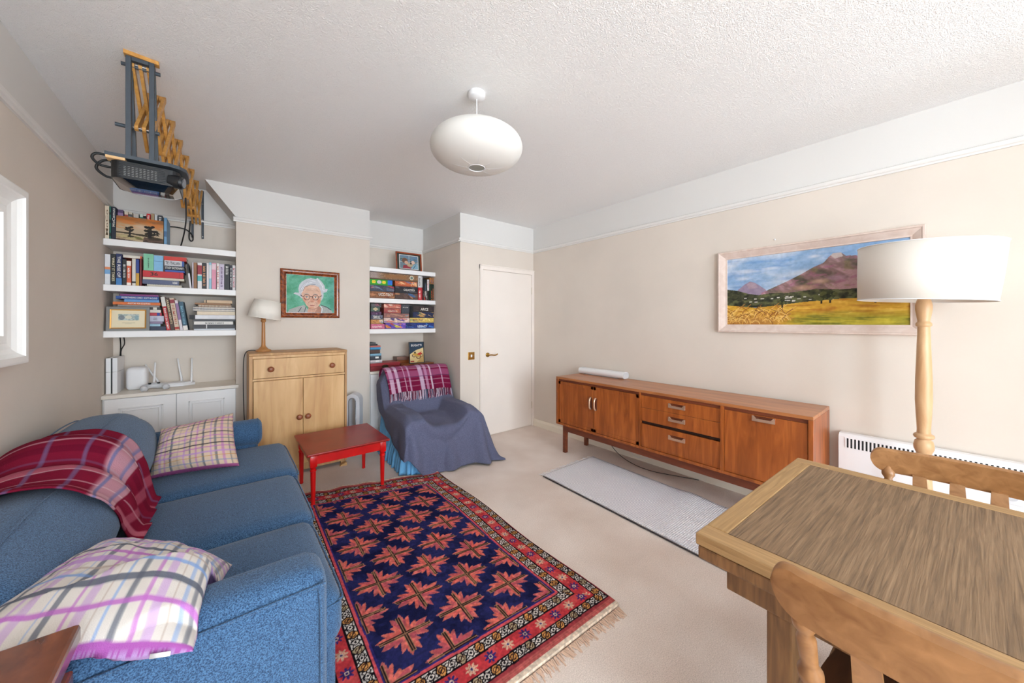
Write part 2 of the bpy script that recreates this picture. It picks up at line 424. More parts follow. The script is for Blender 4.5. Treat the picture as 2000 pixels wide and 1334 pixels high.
wall('wall_door', AX1, XR + T, YD, YRA + T)
w = struct('wall_chimney', B(BX0, BX1, YB, YRA + T, 0, ZR), M_WALL)
bm = NB(); prism(bm, [(BX0, ZR), (BX1, ZR), (BX1, ZC), (-0.123, ZC), (BX0, ZR + 0.02)], YB, YRA + T, 'XZ')
obj('frieze', bm, M_FRIEZE, w)
# front wall behind the camera with two windows
bm = NB(); xs = [XL - T] + [v for p in WINDOWS for v in p] + [XR + T]
for i in range(0, len(xs), 2): box(bm, xs[i], xs[i + 1], YF - T, YF, 0, ZC)
for a, b_ in WINDOWS: box(bm, a, b_, YF - T, YF, 0, WZ0); box(bm, a, b_, YF - T, YF, WZ1, ZC)
struct('wall_front', bm, M_WALL)
for i, (a, b_) in enumerate(WINDOWS):
    bm = NB(); y0, y1 = YF - 0.08, YF - 0.03
    for x in (a, (a + b_) / 2 - .025, b_ - .05): box(bm, x, x + .05, y0, y1, WZ0, WZ1)
    for z in (WZ0, WZ1 - .05): box(bm, a, b_, y0, y1, z, z + .05)
    struct('window_%d' % (i + 1), bm, M_TRIM)
wall('wall_light_blocker', 2.50, XR, -1.32, -1.20)  # unseen wall stub added to hold window light off the right wall
# picture rail runs
RAILP = [(0, 2.262), (0.012, 2.262), (0.014, 2.272), (0.022, 2.276), (0.026, 2.284), (0.026, 2.296), (0.016, 2.303), (0, 2.303)]
def rail(n, p0, p1, nx, ny):
    bm = NB(); d = Vector((p1[0] - p0[0], p1[1] - p0[1], 0))
    A = [bm.verts.new((p0[0] + nx * a, p0[1] + ny * a, z)) for a, z in RAILP]; C = [bm.verts.new(v.co + d) for v in A]
    k = len(A); bm.faces.new(A); bm.faces.new(C[::-1])
    for i in range(k): bm.faces.new((A[i], A[(i + 1) % k], C[(i + 1) % k], C[i]))
    struct('trim_%d' % n, bm, M_RAIL)
rail(1, (XL, ADDED_WIN[1]), (XL, YLA), 1, 0); rail(2, (XL, YLA), (BX0, YLA), 0, -1)
rail(3, (BX0 - .02, YB), (BX1 + .025, YB), 0, -1); rail(4, (BX1, YRA), (AX1, YRA), 0, -1)
rail(5, (AX1, YD - .025), (AX1, YRA), -1, 0); rail(6, (AX1 - .025, YD), (XR, YD), 0, -1); rail(7, (XR, -1.2), (XR, YD), -1, 0)
BBP = [(0, 0), (0.018, 0), (0.018, 0.06), (0.012, 0.075), (0.008, 0.088), (0, 0.088)]
def base(name, p0, p1, nx, ny):
    bm = NB(); d = Vector((p1[0] - p0[0], p1[1] - p0[1], 0))
    A = [bm.verts.new((p0[0] + nx * a, p0[1] + ny * a, z)) for a, z in BBP]; C = [bm.verts.new(v.co + d) for v in A]
    k = len(A); bm.faces.new(A); bm.faces.new(C[::-1])
    for i in range(k): bm.faces.new((A[i], A[(i + 1) % k], C[(i + 1) % k], C[i]))
    struct(name, bm, mat('cream_baseboard', (238, 230, 214), 0.5))
base('baseboard_right', (XR, -1.2), (XR, YD), -1, 0)
base('baseboard_back', (BX0, YB), (BX1, YB), 0, -1)
base('baseboard_left', (XL, ADDED_WIN[1]), (XL, YLA), 1, 0)
base('baseboard_door', (AX1, YD), (2.328, YD), 0, -1)
# door with architrave
d1 = struct('door_1', B(2.376, 3.140, YD - .012, YD + .02, 0.012, 1.972, bev=.002), M_DOOR)
bm = NB()
for x0, x1 in ((2.328, 2.372), (3.144, 3.185)): box(bm, x0, x1, YD - .02, YD + .01, 0, 2.035 if x0 < 3 else 2.03, bev=.004)
box(bm, 2.328, 3.185, YD - .021, YD + .01, 1.976, 2.035, bev=.004)
box(bm, 2.335, 2.345, YD - .028, YD, 0, 2.03, bev=.003); box(bm, 2.335, 3.185, YD - .028, YD, 2.018, 2.03, bev=.003)
struct('trim_8', bm, M_DOOR)
bm = NB(); cyl(bm, (2.437, YD - .012, .967), (2.437, YD - .02, .967), .026, n=24); cyl(bm, (2.437, YD - .02, .967), (2.437, YD - .052, .967), .009, n=12)
tube(bm, catmull([(2.437, YD - .05, .967), (2.47, YD - .052, .967), (2.51, YD - .052, .962), (2.54, YD - .05, .964), (2.56, YD - .047, .974)], 5), .0075, 10)
h = obj('door_handle', bm, M_BRASS, d1, smooth=True); h['label'] = 'brass lever door handle'
for z in (1.766, .274):
    bm = NB(); box(bm, 3.134, 3.156, YD - .018, YD - .008, z - .045, z + .045, bev=.002); cyl(bm, (3.142, YD - .02, z - .045), (3.142, YD - .02, z + .045), .006, n=10)
    obj('hinge', bm, mat('painted_hinge', (222, 212, 200), .4), d1)
t = thing('light_switch', 'square brass light switch plate beside the cream door', 'light switch', (2.216, YD, .967))
obj('plate', B(2.172, 2.260, YD - .006, YD, .923, 1.011, bev=.003), M_BRASS, t)
obj('rocker', B(2.206, 2.226, YD - .011, YD - .005, .952, .982, bev=.002), M_WPLAST, t)
for x in (2.185, 2.247):
    bm = NB(); cyl(bm, (x, YD - .009, .967), (x, YD - .005, .967), .004, n=10); obj('screw', bm, M_STEEL, t)

# ------------------------------------------------------------------ alcove shelves and cupboards
def shelf(x0, x1, y0, y1, zt, label, group):
    o = obj('wall_shelf', B(x0, x1, y0, y1, zt - .05, zt, bev=.003), M_SHELF); tag(o, label, 'shelf', group); return o
SH_L = [1.993, 1.642, 1.283]; SH_R = [1.978, 1.625, 1.276]
for z, l in zip(SH_L, ('upper white shelf of the left alcove, carrying the sunset painting', 'middle white shelf of the left alcove, full of upright books', 'lowest white shelf of the left alcove, carrying the framed banknote')):
    shelf(XL + .001, BX0 - .001, 4.068, YLA - .001, z, l, 'left alcove shelves')
for z, l in zip(SH_R, ('upper white shelf of the right alcove, under the framed photo', 'middle white shelf of the right alcove, between two rows of board games', 'lowest white shelf of the right alcove, above the poster and boxes')):
    shelf(BX1 + .001, AX1 - .001, 4.072, YRA - .001, z, l, 'right alcove shelves')
def cupboard(name, label, x0, x1, yf, yb, zt, xsplit, over, group):
    t = thing(name, label, 'cupboard', ((x0 + x1) / 2, yf, 0), group=group)
    obj('carcass', B(x0, x1, yf + .022, yb, 0, zt - .026), M_SHELF, t)
    bm = NB(); prism(bm, [(x0, yf - .02), (x1 + over, yf - .02), (x1 + over, YB - .002), (x1, YB - .002), (x1, yb), (x0, yb)], zt - .026, zt, 'XY')
    obj('countertop', bm, mat('cream_worktop', (236, 228, 216), .4), t)
    for a, b_ in ((x0 + .012, xsplit - .002), (xsplit + .002, x1 - .004)):
        d = obj('door', B(a, b_, yf, yf + .02, .08, zt - .032, bev=.002), M_SHELF, t)
        bm = NB(); m_ = .075; zt2 = zt - .105
        for k, w_ in ((0, .009), (.020, .006)):
            xa, xb, za, zb = a + m_ + k, b_ - m_ - k, .16 + k, zt2 - k
            box(bm, xa, xb, yf - .014, yf, zb - w_, zb, bev=.0015); box(bm, xa, xb, yf - .014, yf, za, za + w_, bev=.0015)
            box(bm, xa, xa + w_, yf - .014, yf, za, zb, bev=.0015); box(bm, xb - w_, xb, yf - .014, yf, za, zb, bev=.0015)
        obj('panel_moulding', bm, M_SHELF, d)
    obj('plinth', B(x0, x1, yf + .03, yf + .05, 0, .08), M_SHELF, t)
    return t
cupboard('alcove_cupboard', 'white two-door panelled cupboard in the left alcove, behind the sofa', XL + .002, BX0 - .002, 4.02, YLA - .002, .795, -.300, .018, 'built-in cupboards')
cupboard('alcove_cupboard', 'white cupboard in the right alcove, behind the grey-draped armchair', BX1 + .002, AX1 - .002, 4.075, YRA - .002, .80, 1.67, 0, 'built-in cupboards')

# mirror on the left wall
t = thing('wall_mirror', 'wide white scotia-moulded mirror at the left edge of the photo', 'mirror', (XL, 1.9, 1.17))
PR = [(0, 0), (.052, 0), (.054, .006), (.054, .03), (.046, .034), (.034, .045), (.024, .062), (.019, .085), (.021, .092), (.021, .118), (.012, .120), (0, .120)]
y0, y1, z0, z1 = 1.15, 2.535, 1.174, 1.913
bm = NB(); rings = []
for cy, cz, sy, sz in ((y0, z0, 1, 1), (y1, z0, -1, 1), (y1, z1, -1, -1), (y0, z1, 1, -1)):
    rings.append([bm.verts.new((XL + p, cy + sy * q, cz + sz * q)) for p, q in PR])
for i in range(4):
    A, C = rings[i], rings[(i + 1) % 4]
    for k in range(len(PR)): bm.faces.new((A[k], A[(k + 1) % len(PR)], C[(k + 1) % len(PR)], C[k]))
obj('frame', bm, mat('white_frame_paint', (244, 243, 240), .35), t)
obj('glass', B(XL + .004, XL + .010, y0 + .118, y1 - .118, z0 + .118, z1 - .118), mat('mirror_silver', (232, 234, 232), .02, metal=1.0), t)

# ------------------------------------------------------------------ pendant lamp
PX, PY = 1.066, 1.616
t = thing('pendant_lamp', 'squashed round white paper pendant lamp hanging from the ceiling', 'lamp', (PX, PY, ZC))
bm = NB(); lathe(bm, [(.046, ZC), (.046, ZC - .012), (.043, ZC - .026), (.034, ZC - .032), (.004, ZC - .034)], (PX, PY, 0), 32)
obj('ceiling_rose', bm, M_WPLAST, t, smooth=True, auto=40)
bm = NB(); cyl(bm, (PX, PY, ZC - .03), (PX, PY, 2.32), .0028, n=8); obj('cord', bm, M_WPLAST, t)
def paper_mat():
    m, nt, b = nodes_of('rice_paper'); L = nt.links
    b.inputs['Base Color'].default_value = (*rgb(246, 244, 240), 1); b.inputs['Roughness'].default_value = .8
    tr = nt.nodes.new('ShaderNodeBsdfTranslucent'); tr.inputs['Color'].default_value = (.9, .89, .86, 1)
    mx = nt.nodes.new('ShaderNodeMixShader'); mx.inputs['Fac'].default_value = .35
    out = nt.nodes['Material Output']
    L.new(b.outputs[0], mx.inputs[1]); L.new(tr.outputs[0], mx.inputs[2]); L.new(mx.outputs[0], out.inputs['Surface'])
    return m
M_RICE = paper_mat()
zc, a_, b_ = 2.292, .246, .108
prof = []
th0 = .135
N = 88
for k in range(N + 1):
    th = th0 + (PI - 2 * th0) * k / N
    r = a_ * math.sin(th) ** .86 + (.0016 if k % 2 else 0); prof.append((r, zc + b_ * math.cos(th)))
bm = NB(); lathe(bm, prof, (PX, PY, 0), 64, caps=False); sh = obj('paper_shade', bm, M_RICE, t, smooth=True); solid(sh, .001, 0)
for k in range(8):
    bm = NB(); a = 2 * PI * k / 8 + .3; pts = []
    for j in range(25):
        th = th0 + (PI - 2 * th0) * j / 24; r = a_ * math.sin(th) ** .86 - .002
        pts.append((PX + r * math.cos(a), PY + r * math.sin(a), zc + b_ * math.cos(th)))
    tube(bm, pts, .0016, 6); obj('rib', bm, M_WPLAST, t)
bm = NB(); rr = prof[-1][0]; zb = prof[-1][1]
tube(bm, [(PX + rr * math.cos(a), PY + rr * math.sin(a), zb) for a in np.linspace(0, 2 * PI, 33)], .003, 8)
obj('opening_ring', bm, M_WPLAST, t, smooth=True)
bm = NB(); lathe(bm, [(.018, 2.36), (.02, 2.33), (.02, 2.29), (.014, 2.285)], (PX, PY, 0), 20); obj('lampholder', bm, M_WPLAST, t, smooth=True)

# ------------------------------------------------------------------ sideboard
SX0, SX1, SY0, SY1, SZ0, SZ1 = 2.71, 3.16, .51, 2.605, .293, .787
t = thing('sideboard', 'long low teak sideboard with doors, drawers and flap along right wall', 'sideboard', (SX1, (SY0 + SY1) / 2, 0))
obj('top_panel', B(SX0, SX1, SY0, SY1, SZ1 - .022, SZ1, bev=.003), M_TEAK_TOP, t)
for a, b_ in ((SY0, SY0 + .024), (SY1 - .024, SY1)): obj('side_panel', B(SX0, SX1, a, b_, SZ0, SZ1 - .022, bev=.002), M_TEAK, t)
obj('bottom_panel', B(SX0 + .002, SX1, SY0 + .024, SY1 - .024, SZ0, SZ0 + .02), M_TEAK, t)
obj('back_panel', B(SX1 - .012, SX1 - .002, SY0 + .024, SY1 - .024, SZ0 + .02, SZ1 - .022), M_TEAK_DARK, t)
FX = SX0 + .012
for a, b_ in ((1.6385, 1.6485), (.9975, 1.0185)): obj('divider', B(SX0 + .004, SX1 - .02, a, b_, SZ0 + .02, SZ1 - .022), M_TEAK, t)
obj('upper_rail', B(SX0 + .016, SX0 + .04, SY0 + .026, SY1 - .026, SZ1 - .045, SZ1 - .023), M_TEAK_DARK, t)
ZT = SZ1 - .047; ZB = SZ0 + .022
def handle_bar(y0, y1, z, parent):
    """horizontal cut-out style handle: bronze plate with a polished bar"""
    bm = NB(); box(bm, FX - .003, FX + .002, y0, y1, z - .017, z + .017, bev=.001, seg=1)
    obj('handle', bm, mat('handle_teak_recess', (84, 42, 24), .35), parent)
    bm = NB(); prism(bm, [(y0, z - .017), (y1, z - .017), (y1, z + .017), (y1 - .008, z + .017), (y1 - .022, z + .001), (y0 + .022, z + .001), (y0 + .008, z + .017), (y0, z + .017)], FX - .014, FX - .003, 'YZ')
    return obj('handle_grip', bm, mat('polished_bronze', (220, 182, 154), .26, metal=.6), parent)
for i, (a, b_) in enumerate(((2.130, 2.578), (1.651, 2.126))):
    d = obj('door', B(FX, FX + .018, a, b_, ZB, ZT, bev=.0015), M_TEAK, t)
    bm = NB()
    fw_ = .028
    box(bm, FX - .003, FX, a, b_, ZB, ZB + fw_, bev=.001); box(bm, FX - .003, FX, a, b_, ZT - fw_, ZT, bev=.001)
    box(bm, FX - .003, FX, a, a + fw_, ZB, ZT, bev=.001); box(bm, FX - .003, FX, b_ - fw_, b_, ZB, ZT, bev=.001)
    obj('door_frame', bm, M_TEAK, d)
    yh = a + .012 if i == 0 else b_ - .040
    bm = NB(); box(bm, FX - .008, FX, yh, yh + .028, .525, .638, bev=.002); obj('handle', bm, mat('handle_teak_recess', (96, 46, 24), .35), d)
    bm = NB(); tube(bm, catmull([(FX - .006, yh + .014, .525), (FX - .024, yh + .014, .545), (FX - .028, yh + .014, .58), (FX - .024, yh + .014, .618), (FX - .006, yh + .014, .638)], 5), .0085, 10)
    obj('handle_grip', bm, mat('polished_bronze', (220, 182, 154), .26, metal=.6), d, smooth=True)
a, b_ = 1.020, 1.637
for za, zb in ((.642, ZT), (.530, .640), (ZB, .504)):
    d = obj('drawer', B(FX, FX + .018, a, b_, za, zb, bev=.0015), M_TEAK, t)
    handle_bar(1.266, 1.394, (za + zb) / 2 + (.04 if za == ZB else .008), d)
obj('drawer_gap_rail', B(FX + .02, FX + .04, a, b_, .506, .528), mat('dark_shadow_gap_wood', (48, 26, 18), .6), t)
d = obj('flap_door', B(FX, FX + .018, .538, .9955, ZB, ZT, bev=.0015), M_TEAK, t)
handle_bar(.70, .825, ZT - .022, d)
bm = NB(); Y0_, Y1_, X0_ = SY0 + .05, SY1 - .06, SX0 + .04
for x in (X0_, SX1 - .07):
    r_ = .035
    P = [(Y0_, 0), (Y0_ + .034, 0), (Y0_ + .036, .19)] + [(Y0_ + .036 + r_ - r_ * math.cos(q), .19 + r_ * math.sin(q)) for q in np.linspace(.2, PI / 2, 6)]
    P += [(Y1_ - .036 - r_ + r_ * math.cos(q), .19 + r_ * math.sin(q)) for q in np.linspace(PI / 2, .2, 6)] + [(Y1_ - .036, .19), (Y1_ - .034, 0), (Y1_, 0), (Y1_, SZ0), (Y0_, SZ0)]
    bm = NB(); prism(bm, P, x, x + .036, 'YZ'); obj('leg_frame', bm, M_TEAK_DARK, t)
for y in (Y0_, Y1_ - .03): obj('stretcher', B(X0_ + .036, SX1 - .07, y, y + .03, .23, SZ0), M_TEAK_DARK, t)
# white soundbar
t = thing('soundbar', 'slim white soundbar lying on the far end of the teak sideboard', 'speaker', (3.11, 2.31, SZ1))
bm = NB(); P = []
for k in range(20): a = 2 * PI * k / 20; P.append((3.105 + (.018 if math.cos(a) > 0 else -.018) + .033 * math.cos(a), SZ1 + .036 + .033 * math.sin(a)))
prism(bm, P, 2.03, 2.595, 'XZ'); obj('body', bm, M_WPLAST, t)
bm = NB(); prism(bm, [(3.105 + (x - 3.105) * .93, SZ1 + .036 + (z - SZ1 - .036) * .93) for x, z in P], 2.026, 2.031, 'XZ'); obj('end_cap', bm, mat('light_grey_grille', (205, 205, 208), .7), t)
obj('foot', B(3.07, 3.14, 2.1, 2.53, SZ1, SZ1 + .006), mat('grey_rubber', (130, 130, 132), .8), t)
# cables under the sideboard
bm = NB(); tube(bm, catmull([(3.14, 2.30, .14), (3.06, 2.1, .05), (3.0, 1.9, .02), (3.0, 1.7, .010), (3.08, 1.5, .008), (3.15, 1.35, .006)], 8), .003, 6)
tag(obj('power_cable', bm, M_CABLE), 'thin black cable trailing on the carpet under the teak sideboard', 'cable')
bm = NB(); tube(bm, catmull([(3.15, 2.05, .2), (3.1, 1.98, .09), (3.06, 1.85, .07), (3.1, 1.7, .12), (3.15, 1.62, .2)], 8), .0025, 6)
tag(obj('power_cable', bm, M_WPLAST), 'thin white cable looping behind the teak sideboard legs', 'cable')

# ------------------------------------------------------------------ landscape painting
def frame_ring(bm, o, xd, yd, nd, w, h, prof):
    o, xd, yd, nd = (Vector(v) for v in (o, xd, yd, nd)); rings = []
    for cx, cy, sx, sy in ((0, 0, 1, 1), (w, 0, -1, 1), (w, h, -1, -1), (0, h, 1, -1)):
        rings.append([bm.verts.new(o + xd * (cx + sx * q) + yd * (cy + sy * q) + nd * p) for p, q in prof])
    n = len(prof)
    for i in range(4):
        A, C = rings[i], rings[(i + 1) % 4]
        for k in range(n): bm.faces.new((A[k], A[(k + 1) % n], C[(k + 1) % n], C[k]))
    return bm
def landscape():
    W, H = 400, 200; c = Cv(W, H, (140, 174, 212)); X, Y = c.X, c.Y
    n = fbm(X, Y, 3, 5, 9); c.put(np.clip((n - .42) * 3, 0, 1), (208, 217, 230), .85)
    n = fbm(X + .15 * Y, Y, 9, 6, 22); c.put(np.clip((n - .5) * 4, 0, 1), (96, 140, 200), .5)
    for cx, cy, rx, ry in ((.14, .79, .09, .035), (.12, .68, .07, .03), (.55, .9, .04, .03), (.3, .8, .08, .03), (.85, .9, .1, .03)): c.ell(cx, cy, rx, ry, (226, 228, 236), .7, soft=.8)
    c.poly([(.86, .7), (.9, .82), (.93, .8), (1.0, .72), (1, .6), (.8, .6)], (108, 132, 176))
    c.poly([(.08, .52), (.13, .60), (.165, .635), (.20, .61), (.27, .5), (.27, .4), (.06, .4)], (150, 134, 158))
    c.poly([(.14, .59), (.165, .625), (.20, .6), (.22, .54), (.16, .52)], (176, 152, 162), .7)
    mtn = [(.24, .46), (.32, .53), (.4, .6), (.48, .68), (.55, .76), (.6, .80), (.635, .885), (.655, .91), (.69, .91), (.715, .86), (.76, .855), (.82, .80), (.9, .77), (1, .70), (1, .3), (.24, .3)]
    c.poly(mtn, (140, 112, 112))
    inside = np.zeros((H, W), bool); cc = Cv(W, H, (0, 0, 0)); cc.poly(mtn, (255, 255, 255)); ins = cc.a[..., 0]
    n = fbm(X + .4 * Y, Y, 21, 14, 8)
    c.put(ins * np.clip((n - .50) * 8, 0, 1), (190, 152, 158), .85); c.put(ins * np.clip((.44 - n) * 6, 0, 1), (92, 88, 74), .8)
    n = fbm(X - .5 * Y, Y, 31, 20, 20); c.put(ins * np.clip((n - .58) * 7, 0, 1), (164, 108, 132), .7)
    c.put(ins * np.clip((fbm(X, Y, 77, 18, 14) - .58) * 7, 0, 1), (128, 120, 82), .6)
    c.ell(.66, .6, .08, .05, (186, 148, 170), .7, soft=.7); c.ell(.5, .5, .09, .045, (196, 158, 136), .8, soft=.7); c.ell(.58, .57, .07, .04, (204, 168, 146), .8, soft=.7)
    c.poly([(.635, .885), (.65, .91), (.69, .91), (.70, .86), (.66, .84)], (196, 182, 178))
    c.poly([(0, .54), (.08, .51), (.15, .46), (.22, .43), (.3, .45), (.4, .44), (.55, .47), (.7, .45), (1, .47), (1, .28), (0, .25)], (66, 68, 48))
    nn = fbm(X, Y, 41, 30, 26); band = ((Y < .53) & (Y > .25)).astype(float)
    c.put(band * np.clip((nn - .5) * 7, 0, 1) * (c.a[..., 0] < .45), (108, 112, 72), .8); c.put(band * np.clip((.42 - nn) * 8, 0, 1) * (c.a[..., 0] < .45), (34, 38, 28), .8)
    r = np.random.RandomState(4)
    for k in range(26): x = .1 + .55 * r.rand(); y = .32 + .07 * r.rand(); c.rect(x, x + .012 + .012 * r.rand(), y, y + .014, (216, 212, 204), .9)
    field = [(0, .30), (.1, .275), (.2, .25), (.32, .27), (.5, .31), (.7, .335), (1, .34), (1, 0), (0, 0)]
    c.poly(field, (206, 158, 52)); cf = Cv(W, H, (0, 0, 0)); cf.poly(field, (255, 255, 255)); fl = cf.a[..., 0]
    n = fbm(X, Y, 51, 10, 34); c.put(fl * np.clip((n - .52) * 6, 0, 1), (230, 186, 84), .8); c.put(fl * np.clip((.45 - n) * 6, 0, 1), (176, 116, 40), .8)
    g = np.clip((.20 - Y) * 9, 0, 1) * np.clip((X - .36) * 6, 0, 1) * fl; c.put(g, (150, 146, 44), .85)
    n = fbm(X, Y, 61, 9, 40); c.put(g * np.clip((n - .54) * 8, 0, 1), (196, 178, 60), .8); c.put(g * np.clip((.44 - n) * 8, 0, 1), (104, 106, 36), .8)
    lo = np.clip((.2 - Y) * 8, 0, 1) * np.clip((.42 - X) * 7, 0, 1) * fl; c.put(lo, (166, 112, 58), .75)
    for k in range(120):
        x, y = .42 * r.rand() ** 1.1, .17 * r.rand(); L = .05 + .1 * r.rand(); s = 1 if r.rand() > .4 else -1
        P = [(x + s * .05 * q * q, y + L * q) for q in np.linspace(0, 1, 6)] if r.rand() > .4 else [(x + .028 * math.cos(q), y + .06 * math.sin(q)) for q in np.linspace(.2, 2.6, 7)]
        c.line(P, .0045, [(226, 178, 92), (196, 140, 66), (128, 76, 36), (236, 200, 120)][k % 4], .85, asp=1.9)
    for cx, cy, rx, ry in ((.59, .385, .045, .075), (.635, .38, .035, .065), (.37, .33, .018, .06), (.85, .42, .055, .12)):
        c.rect(cx - .004, cx + .004, cy - ry - .03, cy, (40, 32, 22))
        for k in range(14):
            a = 2 * PI * r.rand(); q = r.rand() ** .5
            c.ell(cx + rx * .8 * q * math.cos(a), cy + ry * .8 * q * math.sin(a), rx * .35, ry * .35, [(38, 44, 28), (88, 92, 52), (58, 62, 36)][k % 3])
    c.a = np.clip(c.a + (fbm(X, Y, 91, 60, 30, 2)[..., None] - .5) * .09, 0, 1)
    return c
PYa, PYb, PZ0, PZ1 = .088, 1.200, 1.272, 1.918
t = thing('landscape_painting', 'large framed oil landscape of a golden field below a purple mountain', 'painting', (XR - .002, (PYa + PYb) / 2, PZ0), tilt=(.008, 'X'))
t.matrix_world = MW[t.name]
bm = NB(); frame_ring(bm, (XR - .003, PYb, PZ0), (0, -1, 0), (0, 0, 1), (-1, 0, 0), PYb - PYa, PZ1 - PZ0,
    [(0, 0), (.034, 0), (.040, .004), (.040, .012), (.034, .016), (.032, .022), (.026, .034), (.016, .052), (.016, .06), (.010, .062), (0, .062)])
obj('frame', bm, M_LIMEWASH, t)
picture('canvas', landscape(), (XR - .011, PYb - .058, PZ0 + .058), (0, -1, 0), (0, 0, 1), PYb - PYa - .116, PZ1 - PZ0 - .116, t, M_OIL)
bm = NB(); lathe(bm, [(.002, 0), (.006, .004), (.006, .012), (.002, .014)], (0, 0, 0), 12, M=Matrix.Translation((XR - .014, .82, 1.965)) @ Matrix.Rotation(PI / 2, 4, 'Y'))
tag(obj('wall_nail', bm, M_WPLAST), 'small pale nail stub in the wall above the landscape painting', 'nail')

# ------------------------------------------------------------------ panel heater
HX0, HX1, HYa, HYb, HZ0, HZ1 = XR - .085, XR - .012, -.62, .456, .17, .632
t = thing('panel_heater', 'white wall-mounted electric panel heater right of the sideboard', 'heater', (XR, (HYa + HYb) / 2, HZ0))
MH = mat('white_enamel', (242, 243, 246), .35)
bm = NB(); prism(bm, [(HX1, HZ0), (HX0 + .004, HZ0), (HX0, HZ0 + .006), (HX0, HZ1 - .016), (HX0 + .022, HZ1), (HX1, HZ1)], HYa, HYb, 'XZ'); obj('casing', bm, MH, t)
obj('bracket', B(HX1, XR, HYa + .1, HYb - .1, HZ0 + .08, HZ1 - .08), M_STEEL, t)
obj('vent_recess', B(HX0 - .0012, HX0, HYa + .06, HYb - .035, HZ1 - .083, HZ1 - .024), mat('vent_black', (28, 28, 30), .8), t)
bm = NB(); n = 58; yy = np.linspace(HYa + .06, HYb - .035, n)
for y in yy: box(bm, HX0 - .004, HX0, y - .0042, y + .0042, HZ1 - .084, HZ1 - .023)
tag(obj('vent_slat', bm, MH, t), kind='stuff')
bm = NB(); box(bm, HX0 - .006, HX0, -.30, -.165, .425, .515, bev=.003); obj('control_panel', bm, mat('pale_grey_plastic', (222, 223, 226), .5), t)
bm = NB(); cyl(bm, (HX0 - .006, -.195, .47), (HX0 - .022, -.195, .47), .024, .021, n=24); obj('thermostat_dial', bm, mat('grey_dial', (196, 198, 202), .5), t)

# ------------------------------------------------------------------ floor lamp
LX, LY = 2.88, .0875
t = thing('floor_lamp', 'tall floor lamp of pale turned wood with white drum shade', 'lamp', (LX, LY, 0))
bm = NB()
lathe(bm, [(.15, 0), (.152, .012), (.145, .026), (.10, .04), (.045, .06), (.03, .09), (.026, .13), (.03, .20), (.034, .32), (.033, .45), (.028, .55), (.022, .615), (.020, .64), (.028, .655), (.037, .68), (.038, .70), (.033, .722), (.026, .728), (.026, .732), (.036, .738), (.039, .747), (.036, .756), (.026, .762), (.025, .78), (.029, .86), (.032, .94), (.031, 1.05), (.027, 1.18), (.0235, 1.30), (.023, 1.325), (.029, 1.33), (.030, 1.338), (.0285, 1.345), (.023, 1.352), (.023, 1.36), (.027, 1.385), (.031, 1.415), (.031, 1.44), (.026, 1.465), (.02, 1.48), (.012, 1.52), (.012, 1.60)], (LX, LY, 0), 32)
obj('turned_pole', bm, M_LIGHT_TURNED, t, smooth=True, auto=50)
TL = Matrix.Translation((LX, LY, 1.60)) @ Matrix.Rotation(.055, 4, 'X') @ Matrix.Translation((-LX, -LY, -1.60))
bm = NB(); lathe(bm, [(.2465, 1.463), (.2545, 1.60), (.2600, 1.752)], (LX, LY, 0), 64, M=TL, caps=False)
sh = obj('drum_shade', bm, mat('white_shade_card', (228, 221, 211), .55, bump=.03, bscale=30), t, smooth=True); solid(sh, .003, -1)
bm = NB()
for z, r in ((1.464, .2463), (1.751, .2598)): tube(bm, [TL @ Vector((LX + r * math.cos(a), LY + r * math.sin(a), z)) for a in np.linspace(0, 2 * PI, 65)], .0025, 6)
for k in range(3):
    a = 2 * PI * k / 3 + .4; tube(bm, [TL @ Vector((LX, LY, 1.60)), TL @ Vector((LX + .2555 * math.cos(a), LY + .2555 * math.sin(a), 1.64))], .002, 6)
obj('shade_ring', bm, M_WPLAST, t)
# ------------------------------------------------------------------ tall cabinet, table lamp, portrait
CX0, CX1, CY0, CY1, CZ = .165, .922, 3.65, 4.035, 1.09
t = thing('tall_cabinet', 'blond wooden cabinet with one drawer over two doors', 'cabinet', ((CX0 + CX1) / 2, CY0, 0))
for a, b_ in ((CX0, CX0 + .024), (CX1 - .02, CX1)): obj('side_panel', B(a, b_, CY0, CY1, .03, CZ - .024, bev=.002), M_PINE_SIDE, t)
obj('top_panel', B(CX0 - .002, CX1 + .002, CY0 - .004, CY1, CZ - .024, CZ, bev=.006), M_PINE_SIDE, t)
obj('carcass', B(CX0 + .024, CX1 - .02, CY0 + .024, CY1, .06, CZ - .024), M_PINE_SIDE, t)
obj('front_rail', B(CX0 + .024, CX1 - .02, CY0 + .002, CY0 + .022, CZ - .045, CZ - .024), M_PINE, t)
obj('middle_rail', B(CX0 + .024, CX1 - .02, CY0 + .002, CY0 + .022, .858, .874), M_PINE, t)
obj('plinth', B(CX0 + .024, CX1 - .02, CY0 + .01, CY0 + .03, .03, .085), M_PINE_SIDE, t)
def knob(x, z, y, parent):
    bm = NB(); lathe(bm, [(.010, 0), (.009, -.008), (.013, -.012), (.022, -.018), (.024, -.026), (.021, -.033), (.012, -.037), (.002, -.038)], (x, y, z), 24, 'Y'); return obj('knob', bm, M_KNOB, parent, smooth=True)
d = obj('drawer', B(CX0 + .03, CX1 - .024, CY0 - .004, CY0 + .018, .878, CZ - .048, bev=.003), M_PINE, t); knob(.314, .952, CY0 - .004, d); knob(.789, .952, CY0 - .004, d)
d = obj('door', B(CX0 + .03, .5535, CY0 - .004, CY0 + .018, .09, .854, bev=.003), M_PINE, t); knob(.525, .512, CY0 - .004, d)
d = obj('door', B(.5565, CX1 - .024, CY0 - .004, CY0 + .018, .09, .854, bev=.003), M_PINE, t); knob(.591, .512, CY0 - .004, d)
for x in (CX0 + .012, CX1 - .05): 
    for y in (CY0 + .012, CY1 - .05): obj('foot', B(x, x + .04, y, y + .04, 0, .06), M_PINE_SIDE, t)
